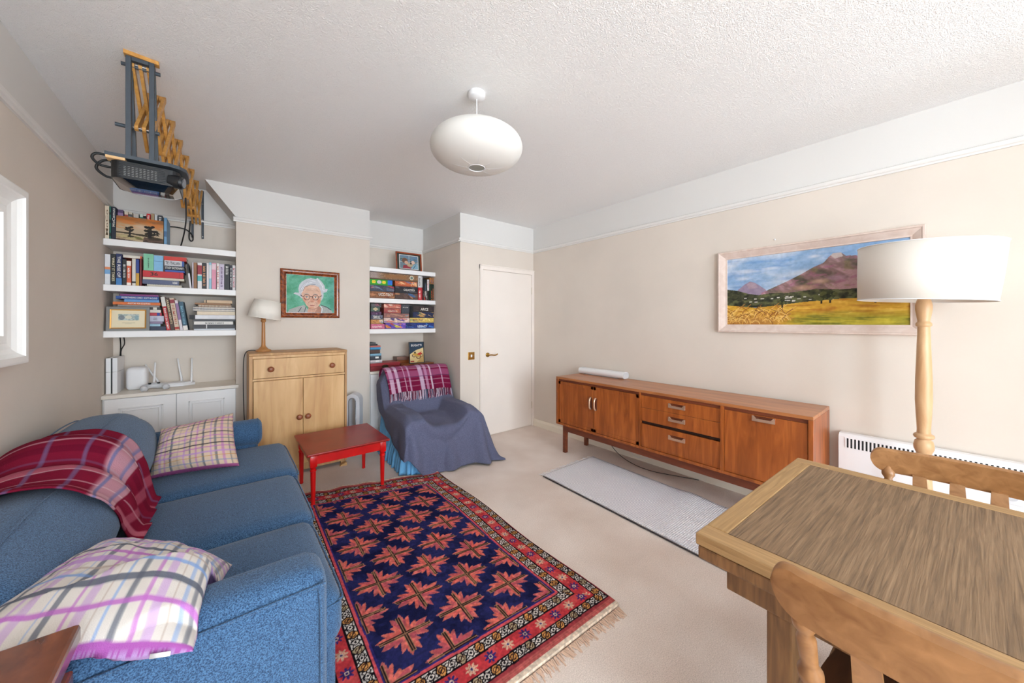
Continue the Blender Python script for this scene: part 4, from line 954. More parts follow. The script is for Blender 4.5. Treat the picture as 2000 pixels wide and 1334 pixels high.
# plaid throw on its backrest
def throw_chair():
    nu, nv = 150, 90
    prof = catmull([(0, YBk + .035, .70), (0, YBk + .03, .80), (0, YBk - .01, .858), (0, YBk - .06, .872), (0, YBk - .115, .858), (0, YBk - .152, .80), (0, YBk - .19, .70), (0, YBk - .225, .625)], 12)
    pr = np.array([[p.y, p.z] for p in prof]); s = np.r_[0, np.cumsum(np.hypot(*np.diff(pr, axis=0).T))]; s /= s[-1]
    v = np.linspace(0, 1, nv); py, pz = np.interp(v, s, pr[:, 0]), np.interp(v, s, pr[:, 1]); u = np.linspace(0, 1, nu); V, U = np.meshgrid(v, u, indexing='ij')
    X = -.365 + .73 * U + .02 * V * (1 - 2 * U) - .01 * np.sin(V * 5); w = .006 * np.sin(U * 21 + 3 * V) * V + .012 * (fbm(U, V, 3, 5, 4) - .5)
    Y = np.repeat(py[:, None], nu, 1) - w * .6 - .012; Z = np.repeat(pz[:, None], nu, 1) + w * .5 + .016 * (1 - U) * (V > .4) * 0 - .012 * np.abs(2 * U - 1) ** 4
    c = plaid(U, V, (118, 26, 60), [(.06, .07, (206, 180, 202), .85), (.15, .05, (216, 202, 218), .85), (.26, .012, (214, 190, 206), .8), (.33, .03, (206, 186, 210), .7), (.52, .07, (206, 190, 212), .85), (.60, .05, (196, 160, 190), .7), (.68, .03, (220, 206, 220), .85), (.86, .02, (206, 186, 210), .7), (.11, .008, (60, 36, 70), .9), (.18, .008, (60, 36, 70), .9), (.56, .008, (60, 36, 70), .9), (.72, .008, (60, 36, 70), .8)],
              [(.48, .12, (190, 140, 176), .5), (.55, .01, (214, 190, 206), .6), (.66, .16, (186, 130, 168), .45), (.72, .012, (60, 36, 70), .7), (.80, .012, (214, 190, 206), .6), (.9, .01, (200, 170, 190), .5)])
    return np.stack([X, Y, Z], -1), c
P, c = throw_chair(); R3, T3 = np.array(AM.to_3x3()).T, np.array(AM.translation)
t = thing('plaid_throw', 'fringed burgundy and lilac plaid blanket folded over the armchair back', 'blanket', (1.645, 3.42, 0), -.05, 'plaid blankets')
o = link('blanket_cloth', grid_mesh('blanket_cloth', P @ R3 + T3, c), M_WOOL, t, smooth=True); solid(o, .008, 1)
rnd = random.Random(5); bm = NB(); mid = []; low = P[-1]
MF = [NB(), NB()]
for k in range(150):
    p = low[int(rnd.random() * (len(low) - 1))]; L = .075 + .025 * rnd.random(); dx = (rnd.random() - .5) * .035
    q = [AM @ Vector(v) for v in ((p[0], p[1] - .004, p[2] + .004), (p[0] + dx * .3, p[1] - .012 - .01 * rnd.random(), p[2] - L * .5), (p[0] + dx, p[1] - .022, p[2] - L))]
    tube(MF[k % 2], q, .0022, 5)
for b_, mm in zip(MF, (mat('burgundy_yarn', (120, 30, 60), .95), mat('pale_lilac_yarn', (208, 190, 206), .95))): tag(obj('fringe', b_, mm, t), kind='stuff')
# ------------------------------------------------------------------ tribal rug
RUGW, RUGL = 1.17, 2.02
NL, NR, FR, FL = (np.array(p) for p in ((.262, 1.025), (1.440, .985), (1.490, 2.885), (.330, 3.215)))
def rug_point(U, V):
    P = (1 - V)[..., None] * ((1 - U)[..., None] * NL + U[..., None] * NR) + V[..., None] * ((1 - U)[..., None] * FL + U[..., None] * FR)
    P[..., 1] += .012 * np.sin(U * 19) * np.clip((V - .8) * 5, 0, 1)
    P[..., 0] += .010 * np.sin(V * 11 + 1) * np.clip((U - .5) * 2, 0, 1)
    z = .0125 + .010 * np.clip((V - .93) / .07, 0, 1) * (.5 + .5 * np.sin(U * 40)) * np.clip((.72 - U) * 8, 0, 1) + .0012 * fbm(U, V, 3, 30, 50, 2)
    return np.concatenate([P, z[..., None]], -1)
def rug_colors(U, V):
    wob = (fbm(U, V, 44, 9, 14, 3) - .5) * .010
    X, Y = U * RUGW, V * RUGL; SK = .055                        # kilim skirt at both ends
    a = np.ones(U.shape + (3,)) * np.array((34, 36, 78)) / 255.
    def put(m, c, al=1.0):
        nonlocal a; k = (m.astype(float) * al)[..., None]; a = a * (1 - k) + np.array(c) / 255. * k
    dx, dy = np.minimum(X, RUGW - X), np.minimum(Y, RUGL - Y) - SK
    d = np.minimum(dx, dy) + wob; s = np.where(dx < dy, Y, X)
    # field motifs: crosses with jagged leaves, staggered
    nv = fbm(U, V, 17, 14, 24, 3); put(nv > .56, (44, 46, 96), .7); put(nv < .42, (24, 26, 60), .7)
    x0, y0, pu, pv = .195, .055 + .195, .26, .178
    fx = X - x0 + wob * .6; fy = Y - y0 + (fbm(U, V, 61, 9, 14, 3) - .5) * .01
    for par in (0, 1):
        jx = np.round(fx / pu - .5 * par); du = fx - (jx + .5 * par) * pu
        jy = np.round((fy / pv - par) / 2); dv = fy - (2 * jy + par) * pv
        r = np.hypot(du / 1.0, dv / .92); ph = np.arctan2(dv, du)
        tooth = np.abs(((ph * 16 / PI + .5) % 2) - 1)
        R = .121 * (.38 + .62 * np.abs(np.cos(2 * ph)) ** .6) * (.68 + .32 * tooth)
        leaf = (r < R); vv = np.sin(jx * 3.1 + jy * 5.3 + np.floor(ph * 4 / PI + .5) * 2.2)
        put(leaf & (vv > .1), (214, 100, 92)); put(leaf & (vv <= .1), (186, 86, 96)); put(leaf & (r > R - .007) , (150, 96, 90), .6)
        put(leaf & (fbm(U, V, 5, 60, 100, 2) > .58), (222, 122, 108), .6)
        hb = ((np.abs(dv) < .0098) & (np.abs(du) < .108)); vb = ((np.abs(du) < .0098) & (np.abs(dv) < .094))
        put(hb | vb, (168, 128, 96)); 
        put(((np.abs(np.abs(dv) - .0048) < .0028) & (np.abs(du) < .106)) | ((np.abs(np.abs(du) - .0048) < .0028) & (np.abs(dv) < .092)), (44, 28, 30))
        put(((np.abs(dv) < .0022) & (np.abs(du) < .1)) | ((np.abs(du) < .0022) & (np.abs(dv) < .09)), (150, 110, 84))
    # borders
    put(d < .192, (52, 46, 110)); put(d < .184, (206, 84, 92)); put(d < .172, (26, 20, 26))
    def guls(lo, hi, per):
        m = (d >= lo) & (d < hi); c = (lo + hi) / 2; w = hi - lo; put(m, (214, 206, 200))
        q = ((s / per) % 1) - .5; e = (d - c)
        zz = np.abs(((s / .0125) % 2) - 1) - .5
        put(m & (np.abs(np.abs(e) - w * .30 - zz * w * .18) < .0028), (30, 24, 28)); put(m & (np.abs(np.abs(q) * per - np.abs(e) * .8 - .026) < .0028), (30, 24, 28))
        put(m & (np.hypot((np.abs(q) - .5) * per, e) < .0055), (30, 24, 28))
        hexm = (np.abs(q) * per + np.abs(e) * .55) < .0245; put(m & hexm, (30, 22, 24))
        hex2 = (np.abs(q) * per + np.abs(e) * .55) < .0175; oc = np.floor(s / per) % 3
        put(m & hex2 & (oc < 2), (206, 146, 82)); put(m & hex2 & (oc == 2), (178, 160, 128))
        put(m & hex2 & (np.abs(e - q * per * .9) < .0035), (40, 26, 28)); put(m & hex2 & (np.abs(np.hypot(e, q * per) - .011) < .0022), (70, 40, 34))
    guls(.124, .166, .083); put((d < .124) & (d >= .116), (26, 20, 26))
    m = (d < .116) & (d >= .053); put(m, (186, 58, 64)); put(m & (fbm(U, V, 8, 25, 40, 2) > .56), (206, 84, 84), .7)
    q = ((s / .085) % 1 - .5) * .085; e = d - .0845; rr = np.hypot(q, e); ph = np.arctan2(e, q); alt = np.floor(s / .085) % 2
    ro = rr < .021 + .006 * np.cos(ph * 8); put(m & ro & (alt == 0), (54, 44, 106)); put(m & ro & (alt == 1), (206, 164, 140))
    put(m & (rr < .009), (206, 180, 160)); put(m & (rr < .005), (60, 50, 110)); put(m & ro & (np.abs(np.cos(ph * 4)) < .25) & (rr > .01), (186, 58, 64))
    put((d < .053) & (d >= .046), (26, 20, 26)); guls(.011, .046, .083); put((d < .010), (26, 20, 26)); put((d < .004), (150, 60, 66))
    sk = np.minimum(Y, RUGL - Y); put(sk < SK - .008, (188, 98, 92)); put((sk < SK - .008) & (np.sin(sk * 900) > .3), (168, 76, 78), .7); put(sk < .022, (222, 204, 184))
    pile = fbm(U, V, 29, 120, 210, 2)[..., None]; return np.clip(a * (.80 + .40 * pile), 0, 1)
t = thing('tribal_rug', 'navy and red hand-knotted rug with leaf motifs and patterned borders', 'rug', (.88, 2.0, 0))
u = np.linspace(0, 1, 380); v = np.linspace(0, 1, 640); V, U = np.meshgrid(v, u, indexing='ij')
o = link('rug_pile', grid_mesh('rug_pile', rug_point(U, V), rug_colors(U, V)), vcol('knotted_wool', 1.0, bump=.5, bscale=260, spec=.05), t, smooth=True); solid(o, .011, -1)
rnd = random.Random(2)
for v0, sg, n in ((0.0, -1, 210), (1.0, 1, 230)):
    bm = NB()
    for k in range(n):
        u_ = (k + rnd.random()) / n; p = rug_point(np.array([u_]), np.array([v0]))[0]; L = .018 + .035 * rnd.random(); dx = (rnd.random() - .5) * .03
        w_ = .0022; q = [Vector((p[0] - w_, p[1], .008)), Vector((p[0] + w_, p[1], .008)), Vector((p[0] + dx + w_, p[1] + sg * L, .003)), Vector((p[0] + dx - w_, p[1] + sg * L, .003))]
        A = [bm.verts.new(x) for x in q]; C = [bm.verts.new(x - Vector((0, 0, .002))) for x in q]
        bm.faces.new(A); bm.faces.new(C[::-1])
        for i in range(4): bm.faces.new((A[i], A[(i + 1) % 4], C[(i + 1) % 4], C[i]))
    tag(obj('fringe', bm, mat('peach_rug_fringe', (216, 184, 162), .95), t), kind='stuff')

# ------------------------------------------------------------------ white runner
def runner_mat():
    m, nt, b = nodes_of('white_woven_cotton'); L = nt.links
    tc = nt.nodes.new('ShaderNodeTexCoord'); W = []
    for ax, sc, di in (('Y', 24.0, .6), ('X', 17.0, .9)):
        w = nt.nodes.new('ShaderNodeTexWave'); w.wave_type = 'BANDS'; w.bands_direction = ax; w.inputs['Scale'].default_value = sc; w.inputs['Distortion'].default_value = di; w.inputs['Detail Scale'].default_value = 3
        L.new(tc.outputs['Object'], w.inputs['Vector']); W.append(w)
    mu = nt.nodes.new('ShaderNodeMath'); mu.operation = 'MULTIPLY'; L.new(W[0].outputs['Fac'], mu.inputs[0]); L.new(W[1].outputs['Fac'], mu.inputs[1])
    r = nt.nodes.new('ShaderNodeValToRGB'); e = r.color_ramp.elements; e[0].position = .0; e[1].position = .3; e[0].color = (*rgb(206, 205, 216), 1); e[1].color = (*rgb(252, 252, 254), 1)
    bp = nt.nodes.new('ShaderNodeBump'); bp.inputs['Strength'].default_value = .6; bp.inputs['Distance'].default_value = .006
    L.new(mu.outputs[0], r.inputs['Fac']); L.new(r.outputs['Color'], b.inputs['Base Color'])
    L.new(mu.outputs[0], bp.inputs['Height']); L.new(bp.outputs['Normal'], b.inputs['Normal']); b.inputs['Roughness'].default_value = .95
    return m
t = thing('white_runner', 'white woven cotton runner on the carpet in front of the sideboard', 'rug', (2.48, 1.5, 0))
RL = [(2.10, .62), (2.113, .691), (2.145, 1.5), (2.171, 2.235)]; RR = [(2.787, .62), (2.79, .70), (2.812, 1.2), (2.851, 2.243)]
v = np.linspace(.62, 2.24, 80); u = np.linspace(0, 1, 24); V, U = np.meshgrid(v, u, indexing='ij')
xl = np.interp(V, [p[1] for p in RL], [p[0] for p in RL]); xr = np.interp(V, [p[1] for p in RR], [p[0] for p in RR])
P = np.stack([xl + (xr - xl) * U, V, .010 + .004 * fbm(U, V, 3, 4, 6) + .016 * np.exp(-((V - 1.15 - .1 * U) / .1) ** 2) * np.clip(U - .3, 0, 1)], -1)
o = link('woven_body', grid_mesh('woven_body', P), runner_mat(), t, smooth=True); solid(o, .009, -1)
bm = NB(); tube(bm, [(x, y, .007) for x, y in zip(np.interp(v, [p[1] for p in RL], [p[0] for p in RL]) - .003, v)], .0032, 6); obj('edge_line', bm, mat('dark_edge_line', (58, 54, 58), .9), t)  # dark line along the left edge of the runner
bm = NB()
for k in range(150):
    u_ = rnd.random(); x = 2.171 + .68 * u_; L = .03 + .035 * rnd.random(); dx = (rnd.random() - .5) * .03
    tube(bm, [(x, 2.232, .008), (x + dx * .4, 2.236 + L * .6, .010), (x + dx, 2.236 + L, .005)], .0026, 5)
tag(obj('fringe', bm, mat('white_cotton_fringe', (250, 249, 250), .95), t), kind='stuff')

# ------------------------------------------------------------------ dining table
t = thing('dining_table', 'rustic oak draw-leaf dining table with a weathered dark top panel', 'table', (1.025, .449, 0), -.033)
W, L_ = .918, 1.48
obj('top_panel', B(.068, W - .058, -L_ + .06, -.058, .735, .7595), M_OAK, t, world=False)
for a, mm in (((0, .0675, -L_, -.0), M_OAK_EDGE), ((W - .0575, W, -L_, 0), M_OAK_EDGE), ((.068, W - .058, -.0575, 0), M_OAK_EDGE_X), ((.068, W - .058, -L_, -L_ + .0595), M_OAK_EDGE_X)):
    obj('edge_board', B(*a, .728, .760, bev=.004), mm, t, world=False)
lf = obj('leaf', B(.004, W - .004, -L_ + .004, -.004, .690, .726, bev=.006), M_OAK_LEG, t, world=False); lf['label'] = 'lower pull-out leaf edge'
for a in ((.05, .085, -L_ + .06, -.06), (W - .085, W - .05, -L_ + .06, -.06), (.086, W - .086, -.095, -.06), (.086, W - .086, -L_ + .06, -L_ + .095)):
    obj('apron', B(*a, .615, .688, bev=.004), M_OAK_LEG, t, world=False)
for x0, x1 in ((.055, .145), (W - .145, W - .055)):
    for y0, y1 in ((-.205, -.152), (-L_ + .152, -L_ + .205)):
        obj('leg', B(x0, x1, y0, y1, 0, .614, bev=.004), M_OAK_LEG, t, world=False)
for y0, y1 in ((-.20, -.157), (-L_ + .157, -L_ + .20)): obj('stretcher', B(.146, W - .146, y0, y1, .10, .17, bev=.004), M_OAK_LEG, t, world=False)

# ------------------------------------------------------------------ farmhouse chairs
def chair(label, loc, rz, top=.875, ztilt=0):
    t = thing('dining_chair', label, 'chair', loc, rz, 'farmhouse dining chairs')
    H = top - .45
    # seat: shaped saddle
    bm = NB(); P = [(-.20, -.20), (-.215, 0), (-.20, .17), (-.16, .20), (.16, .20), (.20, .17), (.215, 0), (.20, -.20)]
    P = [(p.x, p.y) for p in catmull([(x, y, 0) for x, y in P + P[:1]], 4)][:-1]
    prism(bm, P, .42, .452, 'XY'); obj('seat', bm, M_CHAIR_DARK, t, world=False)
    leg = [(.012, 0), (.015, .03), (.019, .12), (.021, .2), (.015, .215), (.022, .225), (.022, .24), (.016, .25), (.020, .27), (.024, .34), (.018, .42)]
    for sx in (-1, 1):
        for sy in (-1, 1):
            M_ = Matrix.Translation((sx * .165, sy * .155, 0)) @ Matrix.Shear('XY', 4, (-sx * .08, -sy * .07))
            bm = NB(); lathe(bm, leg, (0, 0, 0), 16, M=M_); obj('leg', bm, M_CHAIR, t, smooth=True, world=False)
    for sx in (-1, 1):
        bm = NB(); tube(bm, [(sx * .155, -.15, .2), (sx * .155, 0, .2), (sx * .155, .15, .2)], .012, 10, rf=lambda q: .8 + .6 * math.sin(PI * q)); obj('stretcher', bm, M_CHAIR, t, smooth=True, world=False)
    bm = NB(); tube(bm, [(-.155, 0, .2), (0, 0, .2), (.155, 0, .2)], .012, 10, rf=lambda q: .8 + .6 * math.sin(PI * q)); obj('stretcher', bm, M_CHAIR, t, smooth=True, world=False)
    yb = lambda x, z: -.185 - .11 * (z - .45) / .43 + .62 * x * x * (z - .45) / .43
    # crest rail
    rows = []
    for x in list(-.225 + .045 * (1 - np.cos(np.linspace(0, PI / 2, 9)))) + list(np.linspace(-.165, .165, 15)) + list(.225 - .045 * (1 - np.sin(np.linspace(0, PI / 2, 9)))):
        e = abs(x) / .225; hh = .046 * (max(0.02, 1 - max(0, (e - .80) / .20) ** 2.4)) ** .5; zm = top - .046 + .008 * max(0, (e - .8) / .2)
        zt, zb = zm + hh, zm - hh
        y = yb(x, .85); th = .013
        rows.append([(x, y - th, zb), (x, y - th - .002, (zb + zt) / 2), (x, y - th, zt - .006), (x, y - th * .4, zt), (x, y + th * .4, zt), (x, y + th, zt - .006), (x, y + th, (zb + zt) / 2), (x, y + th, zb)])
    bm = NB(); V = [[bm.verts.new(p) for p in r] for r in rows]
    for A, C in zip(V, V[1:]):
        for k in range(8): bm.faces.new((A[k], A[(k + 1) % 8], C[(k + 1) % 8], C[k]))
    bm.faces.new(V[0][::-1]); bm.faces.new(V[-1]); obj('crest_rail', bm, M_CHAIR, t, smooth=True, world=False, auto=45)
    zt = top - .075
    for sx in (-1, 1):
        p0, p1 = Vector((sx * .165, yb(.165, .45) + .02, .45)), Vector((sx * .176, yb(.176, .85), zt + .012)); d = p1 - p0
        q = [(.016, 0), (.018, .03), (.014, .07), (.0165, .10), (.019, .30), (.0205, .42), (.0205, .50), (.016, .53), (.021, .56), (.021, .60), (.014, .63), (.015, .70), (.016, .80), (.011, .84), (.019, .88), (.019, .92), (.012, .95), (.011, 1.0)]
        M_ = Matrix.Translation(p0) @ d.to_track_quat('Z', 'Y').to_matrix().to_4x4()
        bm = NB(); lathe(bm, [(r, h * d.length) for r, h in q], (0, 0, 0), 18, M=M_); obj('back_post', bm, M_CHAIR, t, smooth=True, world=False)
    for x in (-.09, 0, .09):
        bm = NB(); n = 10; V = []
        for k in range(n + 1):
            f = k / n; z = .45 + (top - .082 - .45) * f; hw = .0175 + .004 * math.sin(PI * f); y = yb(x, z) + .012 * math.sin(PI * f); xx = x * (.92 + .1 * f)
            V.append([bm.verts.new((xx - hw, y - .006, z)), bm.verts.new((xx + hw, y - .006, z)), bm.verts.new((xx + hw, y + .006, z)), bm.verts.new((xx - hw, y + .006, z))])
        for A, C in zip(V, V[1:]):
            for k in range(4): bm.faces.new((A[k], A[(k + 1) % 4], C[(k + 1) % 4], C[k]))
        bm.faces.new(V[0][::-1]); bm.faces.new(V[-1]); obj('back_slat', bm, M_CHAIR, t, world=False)
    return t
chair('honey wooden farmhouse chair nearest the camera, tucked under the oak table', (1.115, .0, 0), -PI / 2, .878)
chair('honey wooden farmhouse chair on the heater side of the oak table', (1.835, -.03, 0), PI / 2 + .05, .835)

# ------------------------------------------------------------------ mahogany side table in the corner of the photo
t = thing('side_table', 'polished dark mahogany side table corner at the near end of the sofa', 'side table', (-.43, .9, 0))
bm = NB(); box(bm, -.640, -.222, .68, 1.106, .705, .742, bev=.007, seg=2); obj('table_top', bm, M_MAHOG, t)
obj('apron', B(-.60, -.262, .72, 1.066, .62, .705), M_MAHOG, t)
for x in (-.63, -.27):
    for y in (.70, 1.055):
        bm = NB(); box(bm, x, x + .04, y, y + .04, 0, .66, bev=.004); obj('leg', bm, M_MAHOG, t)
# ------------------------------------------------------------------ books and boxes
def ltr(s, m, parent, o, xd, yd, w, h, bold=True):
    me, co = illegible(int(s[1:])) if s[0] == '~' else text_mesh(s, bold); lo, hi = co.min(0), co.max(0)
    o, xd, yd = np.array(o, float), np.array(xd, float), np.array(yd, float)
    P = o + np.outer((co[:, 0] - lo[0]) * w / (hi[0] - lo[0]), xd) + np.outer((co[:, 1] - lo[1]) * h / (hi[1] - lo[1]), yd) + np.cross(xd, yd) * .0006
    me.vertices.foreach_set('co', P.astype(np.float32).reshape(-1)); me.update(); me.materials.clear()
    return link('lettering', me, m, parent, world=False)
INKS = {}
def ink(c):
    if c not in INKS: INKS[c] = mat('ink_%d_%d_%d' % c, c, .6)
    return INKS[c]
def cover(c): return mat('cover_%d_%d_%d' % c, c, .5, vary=.05, vscale=30)
def upright(label, x0, x1, z0, z1, y0, dep, c, group, title=None, tc=(235, 232, 226), bands=(), lean=0.0, up=False, cat='book', thick=.0025, tspan=(.12, .88)):
    """book standing on its tail, spine to the room; bands = (f0, f1, colour) printed strips"""
    w, h = x1 - x0 - .0008, z1 - z0
    t = thing('book', label, cat, (x0 + .0004, y0, z0), 0, group, tilt=(lean, 'Y') if lean else None)
    bm = NB(); k = min(thick, w * .25)
    box(bm, 0, w, 0, k, 0, h, bev=k * .3, seg=1); box(bm, 0, k, k, dep, 0, h); box(bm, w - k, w, k, dep, 0, h)
    obj('cover', bm, cover(c), t, world=False)
    obj('pages', B(k, w - k, k, dep - .004, .003, h - .004), M_PAPER, t, world=False)
    for f0, f1, bc in bands: obj('spine_band', B(-.0003, w + .0003, -.0006, 0, h * f0, h * f1), ink(bc), t, world=False)
    if title:
        f0, f1 = tspan
        if up: ltr(title, ink(tc), t, (w * .78, -.0008, h * f0), (0, 0, 1), (-1, 0, 0), h * (f1 - f0), w * .56)
        else: ltr(title, ink(tc), t, (w * .22, -.0008, h * f1), (0, 0, -1), (1, 0, 0), h * (f1 - f0), w * .56)
    return t
def flat(label, x0, x1, z0, z1, y0, dep, c, group, title=None, tc=(235, 232, 226), bands=(), cat='book', name='book', tspan=(.15, .85), spiral=None, pages=True):
    w, h = x1 - x0, z1 - z0 - .0006
    t = thing(name, label, cat, (x0, y0, z0), 0, group); k = min(.0025, h * .25); bm = NB()
    if spiral is None:
        box(bm, 0, w, 0, k, 0, h, bev=k * .3, seg=1); box(bm, 0, w, k, dep, 0, k); box(bm, 0, w, k, dep, h - k, h); obj('cover', bm, cover(c), t, world=False)
        obj('pages', B(.003, w - .003, k, dep - .004, k, h - k), M_PAPER, t, world=False)
    else:
        box(bm, 0, w, .006, dep, 0, k); box(bm, 0, w, .006, dep, h - k, h); obj('cover', bm, cover(c), t, world=False)
        obj('pages', B(.001, w - .001, .007, dep - .002, k, h - k), M_PAPER, t, world=False)
        bm = NB(); n = int(w / .0095)
        for i in range(n):
            x = (i + .5) * w / n; tube(bm, [(x, .004 + .0075 * math.cos(a), h / 2 + h * .5 * math.sin(a)) for a in np.linspace(0, 2 * PI, 11)], .0013, 5)
        tag(obj('spiral_binding', bm, ink(spiral), t, world=False), kind='stuff')
    for f0, f1, bc in bands: obj('spine_band', B(w * f0, w * f1, -.0006, 0, -.0001, h + .0001), ink(bc), t, world=False)
    if title: ltr(title, ink(tc), t, (w * tspan[0], -.0008, h * .22), (1, 0, 0), (0, 0, 1), w * (tspan[1] - tspan[0]), h * .56)
    return t
G1, G2, G3 = 'books on the upper left shelf', 'books on the middle left shelf', 'books on the lowest left shelf'
Z = SH_L[0] + .0005; Y = 4.105
def U1(l, x0, x1, z1, c, **k): upright(l, x0, x1, Z, z1, k.pop('y', Y), k.pop('dep', .18), c, k.pop('g', G1), **k)
U1('cream exhibition book with sparse letters, leftmost on upper left shelf', -.709, -.686, 2.252, (226, 212, 190), title='MoCo', tc=(120, 90, 60), up=True)
U1('thin teal speckled spine, second from left on upper left shelf', -.685, -.676, 2.250, (36, 110, 96), bands=((.1, .2, (20, 40, 36)), (.5, .6, (20, 40, 36)), (.75, .82, (20, 40, 36))))
U1('dark navy book with white capitals beside the sunset painting', -.675, -.650, 2.250, (26, 34, 50), title='MoComuu', up=True, tspan=(.4, .95))
Yb = 4.15
U1('purple flowered paperback behind the left end of the sunset painting', -.648, -.618, 2.245, (96, 70, 110), y=Yb, bands=((.8, .9, (160, 130, 170)),))
U1('cream paperback first right of the purple flowered one', -.612, -.592, 2.236, (222, 210, 190), y=Yb, bands=((.82, .9, (150, 60, 60)),))
U1('ivory paperback with grey lines behind the sunset painting', -.590, -.569, 2.236, (206, 198, 180), y=Yb, bands=((.85, .93, (90, 90, 90)),))
U1('grey-white paperback left of the pale green one, behind the painting', -.562, -.532, 2.228, (198, 190, 182), y=Yb)
U1('pale green and white paperback behind the sunset painting', -.526, -.508, 2.232, (206, 222, 212), y=Yb, bands=((.84, .9, (60, 130, 110)),))
U1('black and white spotted paperback left of the red one', -.507, -.490, 2.232, (228, 226, 222), y=Yb, bands=((.86, .95, (20, 20, 20)),))
U1('bright red paperback behind the top of the sunset painting', -.488, -.465, 2.243, (206, 24, 36), y=Yb, title='~3', tspan=(.78, .95))
U1('tan paperback right of the bright red one, behind the painting', -.462, -.443, 2.248, (176, 150, 116), y=Yb)
U1('thin white paperback between the tan and the charcoal ones', -.441, -.425, 2.240, (226, 228, 230), y=Yb)
U1('charcoal paperback behind the right end of the sunset painting', -.422, -.394, 2.243, (70, 74, 82), y=Yb, title='~2', tspan=(.80, .94))
U1('tall blue paisley book closing the row on the upper left shelf', -.381, -.364, 2.218, (110, 158, 196), y=4.10, dep=.24, bands=((.3, .5, (70, 110, 150)),))
# small sunset canvas leaning on that row
def sunset():
    c = Cv(150, 90, (196, 176, 148)); X, Y = c.X, c.Y
    c.put(np.clip((Y - .62) * 4, 0, 1), (196, 112, 46)); n = fbm(X + Y, Y, 3, 4, 9); c.put(np.clip((n - .5) * 5, 0, 1) * (Y > .5), (214, 132, 70), .8); c.put(np.clip((.45 - n) * 5, 0, 1) * (Y > .75), (120, 96, 80), .6)
    c.ell(.5, .62, .22, .16, (214, 190, 168), .8, soft=.8)
    c.poly([(0, .36), (.2, .36), (.35, .34), (.55, .33), (1, .22), (1, .14), (.6, .24), (.3, .29), (0, .3)], (70, 62, 46)); c.poly([(0, .27), (.4, .25), (.6, .22), (.6, .1), (.4, .06), (0, .12)], (190, 176, 132))
    c.poly([(.3, .24), (.5, .2), (.58, .1), (.45, .1)], (120, 118, 72)); c.poly([(0, 0), (0, .08), (.3, .05), (.5, .0)], (90, 70, 56)); c.poly([(.55, 0), (.58, .22), (1, .18), (1, 0)], (76, 64, 56)); c.put((fbm(X, Y, 9, 8, 20) > .56) & (Y < .25), (140, 110, 92), .5)
    r = np.random.RandomState(2)
    for cx, cy, rx, ry in ((.28, .50, .09, .12), (.70, .50, .14, .22), (.85, .42, .07, .1)):
        for k in range(26): a = 2 * PI * r.rand(); q = r.rand() ** .5; c.ell(cx + rx * q * math.cos(a), cy + ry * q * math.sin(a), rx * .3, ry * .22, [(44, 42, 40), (62, 56, 44), (34, 34, 36)][k % 3])
    c.rect(.26, .30, .18, .45, (50, 46, 42)); c.rect(.67, .74, .2, .5, (46, 44, 42)); c.ell(.3, .2, .07, .04, (60, 58, 44)); return c
t = thing('sunset_canvas', 'small unframed sunset canvas with dark trees leaning on the upper shelf', 'painting', (-.648, 4.088, Z), 0, tilt=(-.10, 'X'))
obj('stretched_canvas', B(0, .264, .001, .014, 0, .196), mat('raw_canvas', (196, 180, 156), .9), t, world=False)
c = sunset(); me_o = (0, .0004, 0)
def loc_picture(name, cv, o, xd, yd, w, h, parent, m):
    o, xd, yd = np.array(o, float), np.array(xd, float), np.array(yd, float); u = np.arange(cv.w) / (cv.w - 1); v = 1 - np.arange(cv.h) / (cv.h - 1); Vv, Uu = np.meshgrid(v, u, indexing='ij')
    P = o + Uu[..., None] * w * xd + Vv[..., None] * h * yd
    return link(name, grid_mesh(name, P[::-1], cv.a[::-1]), m, parent, world=False)
loc_picture('painted_face', c, (0, .0004, 0), (1, 0, 0), (0, 0, 1), .264, .196, t, M_OIL)

# middle shelf
Z = SH_L[1] + .0005
def U2(l, *a, **k): U1(l, *a, g=G2, **k)
U2('white book with pale blue and orange blocks, leftmost on middle left shelf', -.709, -.680, 1.878, (222, 224, 228), bands=((.35, .5, (120, 170, 214)), (.5, .58, (226, 140, 90))))
U2('thick black hardback with cream capitals on the middle left shelf', -.678, -.651, 1.884, (28, 28, 26), title='WHAT IT TAKES', tc=(224, 214, 180))
U2('navy hardback with pale capitals right of the thick black one', -.650, -.619, 1.888, (30, 44, 92), title='THE RISE OF', bands=((0, .22, (70, 130, 190)),), tspan=(.25, .92))
U2('black paperback with small white lettering left of the orange one', -.617, -.594, 1.848, (34, 32, 34), title='~5', tc=(210, 210, 206), tspan=(.3, .8))
U2('orange and white paperback on the middle left shelf', -.593, -.569, 1.840, (220, 96, 56), bands=((.02, .12, (236, 230, 220)), (.8, .98, (236, 230, 220))), title='~6', tspan=(.3, .7))
U2('off-white paperback between the orange and the blue-yellow ones', -.564, -.543, 1.860, (214, 208, 196), bands=((.1, .16, (40, 40, 40)),))
U2('paperback with blue upper and yellow lower spine, middle left shelf', -.542, -.524, 1.856, (34, 62, 140), bands=((0, .48, (206, 160, 60)),))
U2('thin dark red spine before the pile with the red dictionary', -.521, -.510, 1.862, (120, 30, 36))
flat('orange and white book lying across the tops of the short paperbacks', -.616, -.512, 1.8655, 1.886, 4.13, .2, (210, 90, 44), G2, bands=((0, .9, (228, 220, 206)),))
P2 = 'pile of language books on the middle left shelf'
flat('spiral notebook at the bottom of the pile with the red dictionary', -.482, -.273, Z, 1.664, Y, .2, (120, 130, 150), P2, cat='notebook', name='notebook', spiral=(226, 222, 210))
flat('slate blue hardback under the red dictionary on middle left shelf', -.506, -.290, 1.6645, 1.700, Y, .2, (84, 92, 124), P2, title='~6', tspan=(.82, .95))
